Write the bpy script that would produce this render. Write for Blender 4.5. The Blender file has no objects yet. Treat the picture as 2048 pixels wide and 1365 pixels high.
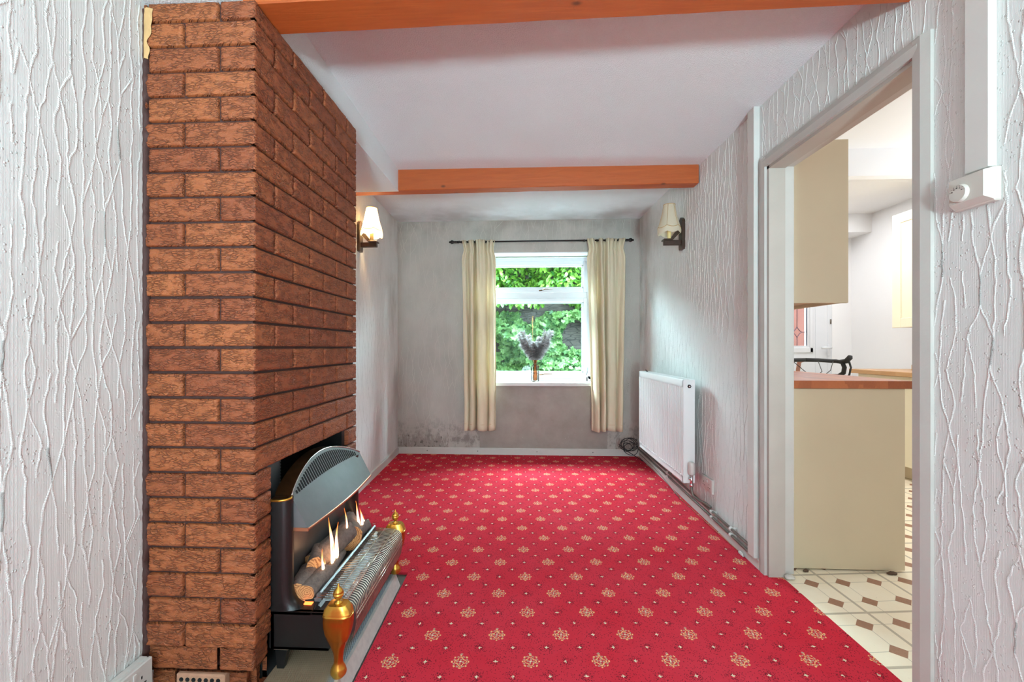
import bpy, math, random
from mathutils import Vector, Matrix, noise
random.seed(7)
PI = math.pi
SC = bpy.context.scene
COL = SC.collection
# ------------------------------------------------------------------ camera, world, lights, exposure
cam = bpy.data.cameras.new('camera')
cam.lens = 845.0 / 2048.0 * 36.0
cam.sensor_width = 36.0
cam.shift_x = 24.0 / 2048.0
cam.shift_y = 13.0 / 2048.0
cam.clip_start = 0.02
camo = bpy.data.objects.new('camera', cam)
camo.location = (0, 0, 1.07)
camo.rotation_euler = (PI / 2, 0, math.radians(2.69))
COL.objects.link(camo)
SC.camera = camo
SC.view_settings.view_transform = 'Standard'
SC.view_settings.look = 'None'
SC.view_settings.gamma = 1.0
SC.view_settings.use_curve_mapping = False
SC.view_settings.exposure = 1.2
SC.cycles.use_denoising = True
SC.cycles.max_bounces = 8
SC.cycles.diffuse_bounces = 5
SC.cycles.transparent_max_bounces = 16
SC.cycles.sample_clamp_indirect = 6.0

world = bpy.data.worlds.new('overcast_sky')
SC.world = world
world.use_nodes = True
wn = world.node_tree
wn.nodes['Background'].inputs['Color'].default_value = (0.86, 0.93, 1.0, 1)
wn.nodes['Background'].inputs['Strength'].default_value = 0.8

def area(name, loc, rot, sx, sy, power, color=(1, 1, 1)):
    l = bpy.data.lights.new(name, 'AREA')
    l.shape = 'RECTANGLE'
    l.size = sx
    l.size_y = sy
    l.energy = power
    l.color = color
    o = bpy.data.objects.new(name, l)
    o.location = loc
    o.rotation_euler = rot
    COL.objects.link(o)
    return o
# daylight through the big patio window at the far rear end of the through-lounge (behind the camera)
area('rear_window_daylight', (0.05, -4.94, 1.20), (PI / 2, 0, 0), 2.2, 2.0, 52, (0.64, 0.91, 1.0))
# daylight through the kitchen window (front end of the kitchen, out of frame) and the extension roof light
area('kitchen_window_daylight', (2.5, -0.94, 1.5), (PI / 2, 0, 0), 1.4, 1.1, 5, (0.94, 0.98, 1.0))
area('kitchen_rooflight_daylight', (2.7, 3.9, 2.445), (0, 0, 0), 0.9, 1.1, 11, (0.97, 0.99, 1.0))
kp = bpy.data.lights.new('kitchen_fill_light', 'POINT')  # added out-of-view point light, lifts the kitchen ceiling and floor
kp.energy = 11.5; kp.color = (0.90, 0.97, 1.0); kp.shadow_soft_size = 0.15
kpo = bpy.data.objects.new('kitchen_fill_light', kp)
kpo.location = (2.75, 2.35, 1.55)
COL.objects.link(kpo)
# sky light reaching the dining window from above the garden wall
area('garden_sky_daylight', (0.17, 5.25, 2.85), (-math.radians(60), 0, 0), 5.6, 1.3, 1650, (0.60, 0.90, 1.0))
# added fill spot behind the camera, bounced off the ceiling to brighten the room
up = bpy.data.lights.new('rear_fill_spot', 'SPOT')
up.energy = 690; up.color = (0.60, 0.89, 0.97); up.spot_size = math.radians(130); up.spot_blend = 1.0; up.shadow_soft_size = 0.22
upo = bpy.data.objects.new('rear_fill_spot', up)
upo.location = (0.25, -3.1, 0.35)
upo.rotation_euler = (math.radians(146), 0, 0)
COL.objects.link(upo)

# ------------------------------------------------------------------ node helper
class G:
    def __init__(self, name):
        self.mat = bpy.data.materials.new(name)
        self.mat.use_nodes = True
        self.nt = self.mat.node_tree
        self.n = self.nt.nodes
        self.l = self.nt.links
        self.b = self.n['Principled BSDF']
        self._p = None
        self._t = None
    def put(self, sock, v):
        if isinstance(v, bpy.types.NodeSocket):
            self.l.new(v, sock)
        elif isinstance(v, (tuple, list)) and sock.type == 'RGBA' and len(v) == 3:
            sock.default_value = (*v, 1)
        else:
            sock.default_value = v
    def m(self, op, a, b=None, c=None, clamp=False):
        nd = self.n.new('ShaderNodeMath')
        nd.operation = op
        nd.use_clamp = clamp
        self.put(nd.inputs[0], a)
        if b is not None: self.put(nd.inputs[1], b)
        if c is not None: self.put(nd.inputs[2], c)
        return nd.outputs[0]
    def pos(self):
        if self._p is None:
            g = self.n.new('ShaderNodeNewGeometry')
            s = self.n.new('ShaderNodeSeparateXYZ')
            self.l.new(g.outputs['Position'], s.inputs[0])
            self._p = (g.outputs['Position'], s.outputs[0], s.outputs[1], s.outputs[2])
        return self._p
    def obj(self):
        if self._t is None:
            g = self.n.new('ShaderNodeTexCoord')
            s = self.n.new('ShaderNodeSeparateXYZ')
            self.l.new(g.outputs['Object'], s.inputs[0])
            self._t = (g.outputs['Object'], s.outputs[0], s.outputs[1], s.outputs[2])
        return self._t
    def vec(self, x, y, z):
        c = self.n.new('ShaderNodeCombineXYZ')
        for i, v in enumerate((x, y, z)): self.put(c.inputs[i], v)
        return c.outputs[0]
    def noise(self, v, scale, detail=3, rough=0.55, dist=0.0):
        t = self.n.new('ShaderNodeTexNoise')
        self.l.new(v, t.inputs['Vector'])
        t.inputs['Scale'].default_value = scale
        t.inputs['Detail'].default_value = detail
        t.inputs['Roughness'].default_value = rough
        t.inputs['Distortion'].default_value = dist
        return t.outputs['Fac']
    def voro(self, v, scale, feature='F1', rnd=1.0, out='Distance'):
        t = self.n.new('ShaderNodeTexVoronoi')
        t.feature = feature
        self.l.new(v, t.inputs['Vector'])
        t.inputs['Scale'].default_value = scale
        t.inputs['Randomness'].default_value = rnd
        return t.outputs[out]
    def ss(self, v, a, b, lo=0.0, hi=1.0):
        r = self.n.new('ShaderNodeMapRange')
        r.interpolation_type = 'SMOOTHSTEP'
        self.put(r.inputs[0], v)
        r.inputs[1].default_value = a
        r.inputs[2].default_value = b
        r.inputs[3].default_value = lo
        r.inputs[4].default_value = hi
        return r.outputs[0]
    def mix(self, f, a, b, mode='MIX'):
        x = self.n.new('ShaderNodeMix')
        x.data_type = 'RGBA'
        x.blend_type = mode
        self.put(x.inputs[0], f)
        self.put(x.inputs[6], a)
        self.put(x.inputs[7], b)
        return x.outputs[2]
    def attr(self, name):
        a = self.n.new('ShaderNodeAttribute')
        a.attribute_name = name
        return a.outputs['Fac']
    def bump(self, h, dist=1.0, strength=1.0, normal=None):
        b = self.n.new('ShaderNodeBump')
        b.inputs['Strength'].default_value = strength
        b.inputs['Distance'].default_value = dist
        self.l.new(h, b.inputs['Height'])
        if normal: self.l.new(normal, b.inputs['Normal'])
        return b.outputs[0]
    def out(self, color=None, rough=None, metal=None, normal=None, **kw):
        if color is not None: self.put(self.b.inputs['Base Color'], color)
        if rough is not None: self.put(self.b.inputs['Roughness'], rough)
        if metal is not None: self.put(self.b.inputs['Metallic'], metal)
        if normal is not None: self.l.new(normal, self.b.inputs['Normal'])
        for k, v in kw.items(): self.put(self.b.inputs[k.replace('_', ' ')], v)
        return self.mat

def srgb(r, g, b):
    f = lambda c: (c / 255 / 12.92) if c / 255 <= 0.04045 else ((c / 255 + 0.055) / 1.055) ** 2.4
    return (f(r), f(g), f(b))

def plain(name, col, rough=0.5, metal=0.0, var=0.06, vscale=14, bump=0.0, bscale=200, **kw):
    g = G(name)
    p = g.pos()[0]
    n = g.noise(p, vscale, 4)
    c2 = tuple(max(0, c * (1 - var * 2)) for c in col)
    c = g.mix(n, c2, tuple(min(1, c * (1 + var)) for c in col))
    nm = g.bump(g.noise(p, bscale, 2), 0.001, bump) if bump else None
    return g.out(c, rough, metal, nm, **kw)

# ------------------------------------------------------------------ materials
def ridge_height(g, u, z):
    """blisters and fine vertical ribbing of the paper; the raised ropes are modelled"""
    dd = g.voro(g.vec(u, z, 0.0), 88, 'F1')
    k = g.ss(dd, 0.10, 0.30, 1.0, 0.0)
    k = g.m('MULTIPLY', k, g.ss(g.noise(g.vec(u, z, 5.0), 9, 2), 0.35, 0.6))
    fine = g.m('MULTIPLY', g.m('SINE', g.m('MULTIPLY', u, 2 * PI / 0.0024)), 0.10)
    lump = g.m('MULTIPLY', g.noise(g.vec(u, g.m('MULTIPLY', z, 0.35), 2.0), 60, 3), 0.5)
    return g.m('ADD', g.m('ADD', k, fine), lump)

def wallpaper_side():
    g = G('blown_vinyl_wallpaper')
    p, x, y, z = g.pos()
    h = ridge_height(g, y, z)
    nz = g.noise(p, 3.0, 4)
    c = g.mix(nz, srgb(210, 207, 202), srgb(224, 223, 220))
    # dust and damp grime near the garden end
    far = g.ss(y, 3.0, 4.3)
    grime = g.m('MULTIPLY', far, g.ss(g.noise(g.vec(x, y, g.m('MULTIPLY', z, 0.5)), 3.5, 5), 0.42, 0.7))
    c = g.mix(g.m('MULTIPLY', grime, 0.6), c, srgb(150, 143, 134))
    return g.out(c, 0.72, 0, g.bump(h, 0.0016, 1.0))

def wallpaper_back():
    g = G('damp_stained_wallpaper')
    p, x, y, z = g.pos()
    h = ridge_height(g, x, z)
    # stripped plaster patch under the window
    m1 = g.m('MULTIPLY', g.ss(x, -0.405, -0.40), g.ss(x, 0.86, 0.865, 1.0, 0.0))
    m1 = g.m('MULTIPLY', m1, g.ss(z, 0.70, 0.705, 1.0, 0.0))
    # peeled foot of the left strip
    edge = g.noise(g.vec(x, g.m('MULTIPLY', z, 0.25), 0.0), 26, 4, 0.7)
    peel = g.ss(g.m('SUBTRACT', g.m('MULTIPLY', edge, 0.42), z), 0.05, 0.055)
    inx = g.m('MAXIMUM', g.ss(x, -0.72, -0.715, 1.0, 0.0), g.ss(x, 0.94, 0.945))
    peel = g.m('MULTIPLY', peel, inx)
    bare = g.m('MAXIMUM', m1, peel)
    n1 = g.noise(g.vec(x, 0.0, g.m('MULTIPLY', z, 0.55)), 3.2, 5, 0.6)
    paper = g.mix(n1, srgb(150, 141, 132), srgb(206, 200, 192))
    grime = g.m('MULTIPLY', g.ss(z, 1.95, 2.38), g.ss(g.noise(g.vec(x, 1.0, z), 5, 4), 0.35, 0.65))
    paper = g.mix(g.m('MULTIPLY', grime, 0.45), paper, srgb(128, 120, 110))
    low = g.m('MULTIPLY', g.ss(z, 0.15, 0.45, 1.0, 0.0), g.ss(g.noise(g.vec(x, 2.0, z), 9, 5, 0.7), 0.45, 0.62))
    paper = g.mix(g.m('MULTIPLY', low, 0.6), paper, srgb(105, 97, 90))
    n2 = g.noise(g.vec(x, 4.0, z), 5, 6, 0.65)
    plast = g.mix(n2, srgb(128, 117, 108), srgb(178, 168, 160))
    chips = g.ss(g.noise(g.vec(x, 7.0, g.m('MULTIPLY', z, 0.8)), 16, 5, 0.7), 0.66, 0.69)
    chips = g.m('MULTIPLY', chips, g.ss(z, 0.3, 0.42, 1.0, 0.0))
    plast = g.mix(g.m('MULTIPLY', chips, 0.8), plast, srgb(205, 203, 200))
    dark = g.ss(g.noise(g.vec(x, 9.0, z), 30, 4), 0.55, 0.62)
    plast = g.mix(g.m('MULTIPLY', g.m('MULTIPLY', dark, peel), 0.7), plast, srgb(84, 76, 70))
    c = g.mix(bare, paper, plast)
    # paper seams
    hh = g.m('MULTIPLY', h, g.m('SUBTRACT', 1.0, bare))
    hh = g.m('ADD', hh, g.m('MULTIPLY', bare, -0.6))
    return g.out(c, 0.75, 0, g.bump(hh, 0.0014, 1.0))

def ceiling_mat():
    g = G('stippled_ceiling_paper')
    p, x, y, z = g.pos()
    n = g.noise(p, 210, 2, 0.5)
    c = g.mix(g.noise(p, 1.6, 4), srgb(220, 221, 221), srgb(232, 234, 235))
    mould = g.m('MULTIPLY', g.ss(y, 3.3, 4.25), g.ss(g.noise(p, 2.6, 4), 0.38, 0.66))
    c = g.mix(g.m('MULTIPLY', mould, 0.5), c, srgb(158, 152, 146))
    return g.out(c, 0.85, 0, g.bump(g.ss(n, 0.4, 0.62), 0.0016, 0.8))

def brick_mat():
    g = G('rustic_red_brick')
    p, x, y, z = g.pos()
    t = g.attr('tint')
    u = g.m('ADD', x, y)
    wz = g.m('ADD', z, g.m('MULTIPLY', g.m('SUBTRACT', g.noise(g.vec(u, 0.0, g.m('MULTIPLY', z, 0.6)), 34, 3), 0.5), 0.016))
    v = g.vec(g.m('MULTIPLY', u, 0.30), 0.0, wz)
    cr = g.voro(v, 170, 'DISTANCE_TO_EDGE')
    crack = g.m('MULTIPLY', g.ss(cr, 0.02, 0.16, 1.0, 0.0), g.ss(g.noise(g.vec(g.m('MULTIPLY', u, .5), 0.0, z), 42, 2), 0.38, 0.56))
    n = g.noise(g.vec(g.m('MULTIPLY', u, 0.6), 0.0, z), 150, 4, 0.6, 0.4)
    n2 = g.noise(g.vec(u, 0.0, z), 330, 2, 0.6)
    c = g.mix(t, srgb(138, 68, 34), srgb(166, 92, 48))
    c = g.mix(g.ss(n, 0.3, 0.6, 0.35, 0.0), c, srgb(112, 58, 40))
    c = g.mix(g.m('MULTIPLY', crack, 0.42), c, srgb(66, 34, 26))
    c = g.mix(g.ss(n2, 0.60, 0.78, 0.0, 0.35), c, srgb(196, 146, 112))
    h = g.m('ADD', g.m('ADD', g.m('MULTIPLY', n, 0.6), g.m('MULTIPLY', n2, 0.3)), g.m('MULTIPLY', crack, -0.7))
    return g.out(c, 0.6, 0, g.bump(h, 0.0045, 1.0), Specular_IOR_Level=0.5)

def mortar_mat():
    return plain('dark_painted_mortar', srgb(66, 36, 30), 0.7, 0, 0.15, 40, 0.8, 250)

def wood_beam_mat():
    g = G('orange_stained_pine')
    p, x, y, z = g.pos()
    v = g.vec(g.m('MULTIPLY', x, 0.08), y, z)
    n = g.noise(v, 60, 5, 0.6, 0.8)
    c = g.mix(n, srgb(150, 64, 22), srgb(190, 95, 40))
    k = g.voro(g.vec(g.m('MULTIPLY', x, 0.55), y, z), 9, 'F1')
    kn = g.ss(k, 0.03, 0.12, 0.85, 0.0)
    c = g.mix(kn, c, srgb(74, 34, 16))
    mk = g.ss(g.noise(g.vec(g.m('MULTIPLY', x, 0.5), y, z), 22, 5, 0.75), 0.66, 0.72)
    c = g.mix(g.m('MULTIPLY', mk, 0.55), c, srgb(96, 52, 30))
    return g.out(c, 0.5, 0, g.bump(n, 0.0015, 0.7))

def carpet_mat():
    g = G('red_patterned_carpet')
    p, x, y, z = g.pos()
    T = 0.0028
    sx = g.m('MULTIPLY', g.m('ROUND', g.m('DIVIDE', x, T)), T)
    sy = g.m('MULTIPLY', g.m('ROUND', g.m('DIVIDE', y, T)), T)
    dx = g.m('SUBTRACT', sx, -0.202)
    dy = g.m('SUBTRACT', sy, 1.43)
    P = g.m('ADD', g.m('MULTIPLY', dx, 4.188), g.m('MULTIPLY', dy, 0.0946))
    Q = g.m('ADD', g.m('MULTIPLY', dx, -0.197), g.m('MULTIPLY', dy, 3.762))
    def fr(a, off):   # signed distance to nearest integer + off
        q = g.m('SUBTRACT', a, off)
        return g.m('SUBTRACT', q, g.m('ROUND', q))
    A, B = 0.2388, 0.2656
    # two interleaved lattices of rosettes
    def polar(pu, qv, au, bv):
        fx = g.m('MULTIPLY', pu, au)
        fy = g.m('MULTIPLY', qv, bv)
        r = g.m('SQRT', g.m('ADD', g.m('MULTIPLY', fx, fx), g.m('MULTIPLY', fy, fy)))
        return fx, fy, r
    f1 = polar(fr(P, 0), fr(Q, 0), A, B)
    f2 = polar(fr(P, .5), fr(Q, .5), A, B)
    sel = g.m('LESS_THAN', f1[2], f2[2])
    K_ = 0.98
    def pick(i):
        return g.m('ADD', g.m('MULTIPLY', f1[i], sel), g.m('MULTIPLY', f2[i], g.m('SUBTRACT', 1.0, sel)))
    fx, fy, r = g.m('MULTIPLY', pick(0), K_), g.m('MULTIPLY', pick(1), K_), g.m('MULTIPLY', pick(2), K_)
    th = g.m('ARCTAN2', fy, fx)
    def ring(r0, w, lob, amp, ph=0.0):
        rr = g.m('ADD', r0, g.m('MULTIPLY', g.m('COSINE', g.m('ADD', g.m('MULTIPLY', th, lob), ph)), amp))
        return g.m('LESS_THAN', g.m('ABSOLUTE', g.m('SUBTRACT', r, rr)), w)
    def dots(r0, w, lob, thr, ph=0.0):
        a = g.m('LESS_THAN', g.m('ABSOLUTE', g.m('SUBTRACT', r, r0)), w)
        b = g.m('GREATER_THAN', g.m('COSINE', g.m('ADD', g.m('MULTIPLY', th, lob), ph)), thr)
        return g.m('MULTIPLY', a, b)
    gold = g.m('MAXIMUM', ring(0.0165, 0.0017, 4, 0.0032), dots(0.0275, 0.0028, 8, 0.55))
    grey = g.m('MAXIMUM', dots(0.0095, 0.0042, 4, 0.05, PI / 4), dots(0.0235, 0.0026, 8, 0.15, PI))
    tip = g.m('LESS_THAN', g.m('ADD', g.m('ABSOLUTE', fx), g.m('ABSOLUTE', g.m('SUBTRACT', fy, 0.0345))), 0.0058)
    grey = g.m('MAXIMUM', grey, tip)
    core = g.m('LESS_THAN', r, 0.0036)
    # small stars on the in-between lattices (pitch 1/2 shifted)
    s1 = polar(fr(P, .5), fr(Q, 0), A, B)
    s2 = polar(fr(P, 0), fr(Q, .5), A, B)
    P2, Q2 = g.m('MULTIPLY', P, 2.0), g.m('MULTIPLY', Q, 2.0)
    s3 = polar(fr(P2, .5), fr(Q2, .5), A / 2, B / 2)
    smin = g.m('MINIMUM', g.m('MINIMUM', s1[2], s2[2]), s3[2])
    def starf(s):
        m1 = g.m('LESS_THAN', s[2], 0.0040)
        m2 = g.m('MULTIPLY', g.m('LESS_THAN', g.m('MINIMUM', g.m('ABSOLUTE', s[0]), g.m('ABSOLUTE', s[1])), 0.0012), g.m('LESS_THAN', s[2], 0.0072))
        return g.m('MAXIMUM', m1, m2)
    star = g.m('MAXIMUM', g.m('MAXIMUM', starf(s1), starf(s2)), starf(s3))
    # dark flecks, denser round the stars
    wn_ = g.n.new('ShaderNodeTexWhiteNoise')
    wn_.noise_dimensions = '3D'
    g.l.new(g.vec(sx, sy, 0.0), wn_.inputs['Vector'])
    rnd = wn_.outputs['Value']
    dens = g.ss(smin, 0.006, 0.032, 0.42, 0.06)
    fleck = g.m('LESS_THAN', rnd, dens)
    away = g.m('GREATER_THAN', r, 0.038)
    fleck = g.m('MULTIPLY', fleck, away)
    wear = g.noise(p, 2.2, 4, 0.6)
    red = g.mix(wear, srgb(204, 26, 42), srgb(222, 66, 84))
    red = g.mix(g.m('MULTIPLY', g.noise(p, 420, 1), 0.35), red, srgb(150, 14, 26))
    c = g.mix(g.m('MULTIPLY', fleck, 0.72), red, srgb(58, 22, 30))
    c = g.mix(g.m('MULTIPLY', grey, 0.8), c, srgb(190, 160, 136))
    c = g.mix(g.m('MULTIPLY', gold, 0.9), c, srgb(240, 190, 130))
    c = g.mix(g.m('MAXIMUM', core, star), c, srgb(226, 206, 174))
    h = g.noise(p, 520, 2)
    return g.out(c, 0.95, 0, g.bump(h, 0.0035, 0.8), Specular_IOR_Level=0.1)

def vinyl_mat():
    g = G('octagon_and_dot_vinyl')
    p, x, y, z = g.pos()
    dx = g.m('SUBTRACT', x, 1.325)
    dy = g.m('SUBTRACT', y, 1.986)
    P = g.m('ADD', g.m('MULTIPLY', dx, 6.728), g.m('MULTIPLY', dy, 0.174))
    Q = g.m('ADD', g.m('MULTIPLY', dx, -0.657), g.m('MULTIPLY', dy, 6.962))
    def fr(a, off):
        q = g.m('SUBTRACT', a, off)
        return g.m('SUBTRACT', q, g.m('ROUND', q))
    fp, fq = g.m('ABSOLUTE', fr(P, 0)), g.m('ABSOLUTE', fr(Q, 0))
    dia = g.m('LESS_THAN', g.m('ADD', fp, fq), 0.245)
    ln = g.m('LESS_THAN', g.m('MINIMUM', fp, fq), 0.007)
    gp = g.m('MULTIPLY', g.m('ABSOLUTE', fr(g.m('MULTIPLY', P, 0.5), 0.25)), 2.0)
    gq = g.m('MULTIPLY', g.m('ABSOLUTE', fr(g.m('MULTIPLY', Q, 0.5), 0.25)), 2.0)
    gm = g.m('MINIMUM', gp, gq)
    thick = g.m('LESS_THAN', gm, 0.04)
    inner = g.m('LESS_THAN', gm, 0.026)
    nz = g.noise(p, 5, 5, 0.6)
    cream = g.mix(nz, srgb(236, 219, 188), srgb(247, 238, 217))
    c = g.mix(g.m('MULTIPLY', ln, 0.65), cream, srgb(120, 110, 96))
    c = g.mix(g.m('MULTIPLY', thick, 0.75), c, srgb(150, 138, 118))
    c = g.mix(g.m('MULTIPLY', inner, 0.6), c, srgb(196, 182, 158))
    brown = g.mix(g.noise(p, 160, 3), srgb(140, 98, 74), srgb(170, 124, 98))
    c = g.mix(dia, c, brown)
    dirt = g.ss(g.noise(p, 38, 4, 0.7), 0.68, 0.74)
    c = g.mix(g.m('MULTIPLY', dirt, 0.25), c, srgb(110, 90, 70))
    return g.out(c, 0.42, 0, g.bump(g.m('MAXIMUM', ln, thick), 0.0006, 0.6))

M = {}
M['paper'] = wallpaper_side()
M['paper_back'] = wallpaper_back()
M['rope_back'] = plain('pale_raised_vinyl', srgb(196, 189, 180), 0.75, 0, 0.12, 6, 0.5, 300)
M['ceil'] = ceiling_mat()
M['brick'] = brick_mat()
M['mortar'] = mortar_mat()
M['beam'] = wood_beam_mat()
M['carpet'] = carpet_mat()
M['vinyl'] = vinyl_mat()
M['gloss_paint'] = plain('aged_white_gloss_paint', srgb(205, 200, 194), 0.38, 0, 0.05, 9, 0.25, 120)
M['arch_paint'] = plain('dull_grey_white_gloss', srgb(188, 182, 175), 0.42, 0, 0.06, 8, 0.25, 110)
M['gloss_taupe'] = plain('grubby_taupe_paint', srgb(174, 163, 153), 0.42, 0, 0.06, 7, 0.25, 90)
M['white_wall'] = plain('white_emulsion', srgb(232, 232, 234), 0.8, 0, 0.015, 3, 0.2, 200)
M['upvc'] = plain('white_upvc', srgb(218, 221, 226), 0.25, 0, 0.02, 6)
M['plastic'] = plain('white_plastic', srgb(208, 203, 197), 0.35, 0, 0.03, 10)
M['plastic_warm'] = plain('yellowed_plastic', srgb(200, 192, 182), 0.4, 0, 0.04, 12)
M['black'] = plain('black_rubber', (0.012, 0.012, 0.013), 0.5, 0, 0.1)
M['black_enamel'] = plain('black_enamel', (0.012, 0.011, 0.011), 0.33, 0.2, 0.2, 30)
M['charcoal'] = plain('charcoal_satin_metal', (0.15, 0.15, 0.152), 0.40, 0.35, 0.12, 18, 0.15, 300)
M['soot'] = plain('soot_black', (0.006, 0.006, 0.006), 0.95)
M['grey_metal'] = plain('scorched_steel', (0.2, 0.19, 0.19), 0.42, 0.75, 0.25, 9)
M['steel'] = plain('bright_steel_wire', (0.62, 0.55, 0.46), 0.28, 0.95, 0.2, 40)
M['chrome'] = plain('chrome', (0.75, 0.75, 0.75), 0.15, 1.0, 0.05)
M['pipe'] = plain('tarnished_pipe', srgb(120, 112, 104), 0.45, 0.4, 0.15, 30)
M['copper'] = plain('copper_trim', srgb(196, 132, 100), 0.3, 0.8, 0.1)
M['bronze'] = plain('smoked_bronze', srgb(96, 62, 36), 0.3, 0.8, 0.3, 25)
M['dark_wood'] = plain('dark_stained_oak', srgb(62, 42, 30), 0.4, 0, 0.2, 50, 0.3, 150)
M['iron'] = plain('dark_bronze_rod', srgb(44, 38, 36), 0.4, 0.5)
M['rad'] = plain('radiator_enamel', srgb(226, 224, 222), 0.3, 0, 0.01)
M['cream'] = plain('cream_cabinet_board', srgb(203, 187, 157), 0.45, 0, 0.03, 4)
M['cream_door'] = plain('ivory_shaker_door', srgb(238, 228, 200), 0.4, 0, 0.02, 4)
M['bar_tape'] = plain('black_bar_tape', (0.02, 0.02, 0.021), 0.7, 0, 0.2, 80, 0.5, 200)
M['stone_slab'] = plain('grey_slate_hearth', srgb(128, 136, 142), 0.6, 0, 0.1, 20, 0.6, 300)
M['plaster_tan'] = plain('tan_plaster', srgb(202, 160, 108), 0.85, 0, 0.15, 40, 0.6, 160)
M['air_brick'] = plain('tan_air_brick', srgb(188, 140, 112), 0.8, 0, 0.2, 50, 0.6, 200)
M['slab_edge'] = plain('worn_pinkish_slab_edge', srgb(178, 166, 160), 0.7, 0, 0.15, 40, 0.5, 120)
M['tyre'] = plain('bicycle_tyre', (0.02, 0.02, 0.02), 0.8)
M['frame_paint'] = plain('silver_bicycle_paint', srgb(190, 190, 195), 0.3, 0.4)
M['pink'] = plain('pinkish_rubber', srgb(200, 150, 140), 0.6)

def brass_mat():
    g = G('brass_with_wood_tone')
    p, x, y, z = g.pos()
    n = g.noise(g.vec(g.m('MULTIPLY', x, 2.0), g.m('MULTIPLY', y, 2.0), g.m('MULTIPLY', z, 0.3)), 40, 3)
    body = g.mix(n, srgb(168, 82, 26), srgb(204, 120, 44))
    f1 = g.m('MULTIPLY', g.ss(z, 0.085, 0.10), g.ss(z, 0.236, 0.244, 1.0, 0.0))
    c = g.mix(f1, srgb(208, 158, 66), body)
    return g.out(c, 0.26, 0.85)
M['brass'] = brass_mat()

def hearth_mat():
    g = G('ribbed_grey_hearth_tile')
    p, x, y, z = g.pos()
    w = g.m('SINE', g.m('MULTIPLY', g.m('ADD', x, g.m('MULTIPLY', y, 0.25)), 2 * PI / 0.006))
    w2 = g.m('SINE', g.m('MULTIPLY', y, 2 * PI / 0.008))
    n = g.noise(p, 9, 4)
    c = g.mix(n, srgb(112, 104, 96), srgb(150, 146, 140))
    c = g.mix(g.ss(x, -0.60, -0.57), g.mix(n, srgb(120, 100, 78), srgb(160, 138, 112)), srgb(134, 142, 148))
    return g.out(c, 0.6, 0, g.bump(g.m('ADD', w, g.m('MULTIPLY', w2, 0.5)), 0.0008, 0.7))
M['hearth'] = hearth_mat()

def block_wood(name, c1, c2, blk=0.05):
    g = G(name)
    p, x, y, z = g.pos()
    br = g.n.new('ShaderNodeTexVoronoi')
    br.feature = 'F1'
    br.distance = 'CHEBYCHEV'
    g.l.new(g.vec(x, g.m('MULTIPLY', y, 0.35), g.m('MULTIPLY', z, 0.3)), br.inputs['Vector'])
    br.inputs['Scale'].default_value = 1.0 / blk
    sp = g.n.new('ShaderNodeSeparateColor')
    g.l.new(br.outputs['Color'], sp.inputs[0])
    gr = g.noise(g.vec(g.m('MULTIPLY', x, 1.0), g.m('MULTIPLY', y, 0.08), z), 120, 4)
    f = g.m('ADD', g.m('MULTIPLY', sp.outputs[0], 0.7), g.m('MULTIPLY', gr, 0.35))
    c = g.mix(f, c1, c2)
    return g.out(c, 0.35, 0)
M['block'] = block_wood('butcher_block', srgb(140, 68, 28), srgb(188, 108, 58))
M['block2'] = block_wood('pale_oak_worktop', srgb(176, 126, 78), srgb(206, 164, 116), 0.09)

def fabric_mat():
    g = G('cream_cotton_curtain')
    p, x, y, z = g.pos()
    n = g.noise(g.vec(x, y, g.m('MULTIPLY', z, 0.15)), 30, 4)
    c = g.mix(n, srgb(220, 204, 172), srgb(238, 226, 200))
    w = g.m('MULTIPLY', g.m('SINE', g.m('MULTIPLY', z, 2 * PI / 0.003)), g.m('SINE', g.m('MULTIPLY', x, 2 * PI / 0.003)))
    m = g.out(c, 0.9, 0, g.bump(w, 0.0004, 0.3))
    tr = g.n.new('ShaderNodeBsdfTranslucent')
    g.l.new(c, tr.inputs['Color'])
    ms = g.n.new('ShaderNodeMixShader')
    ms.inputs[0].default_value = 0.20
    g.l.new(g.b.outputs[0], ms.inputs[1])
    g.l.new(tr.outputs[0], ms.inputs[2])
    g.l.new(ms.outputs[0], g.n['Material Output'].inputs[0])
    return m
M['curtain'] = fabric_mat()

def shade_mat():
    g = G('cream_lamp_shade')
    c = srgb(238, 227, 205)
    m = g.out(c, 0.8)
    tr = g.n.new('ShaderNodeBsdfTranslucent')
    tr.inputs['Color'].default_value = (*c, 1)
    ms = g.n.new('ShaderNodeMixShader')
    ms.inputs[0].default_value = 0.5
    g.l.new(g.b.outputs[0], ms.inputs[1])
    g.l.new(tr.outputs[0], ms.inputs[2])
    g.l.new(ms.outputs[0], g.n['Material Output'].inputs[0])
    return m
M['shade'] = shade_mat()
M['trim'] = plain('tan_braid', srgb(206, 168, 110), 0.8)
M['candle'] = plain('cream_candle_tube', srgb(232, 206, 140), 0.5)

def thin_glass(name, tint=(1, 1, 1), refl=None, rough=0.0):
    g = G(name)
    g.n.remove(g.b)
    t = g.n.new('ShaderNodeBsdfTransparent')
    t.inputs[0].default_value = (*tint, 1)
    s = g.n.new('ShaderNodeBsdfGlossy')
    s.inputs['Roughness'].default_value = rough
    ms = g.n.new('ShaderNodeMixShader')
    if refl is None:
        fr = g.n.new('ShaderNodeFresnel')
        fr.inputs[0].default_value = 1.45
        g.l.new(fr.outputs[0], ms.inputs[0])
    else: ms.inputs[0].default_value = refl
    g.l.new(t.outputs[0], ms.inputs[1])
    g.l.new(s.outputs[0], ms.inputs[2])
    g.l.new(ms.outputs[0], g.n['Material Output'].inputs[0])
    return g.mat
M['glass'] = thin_glass('window_glass', (0.97, 0.985, 0.98), 0.003)
M['amber'] = thin_glass('amber_glass', (0.72, 0.40, 0.20))
M['clear'] = thin_glass('clear_glass', (0.93, 0.88, 0.85))
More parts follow.
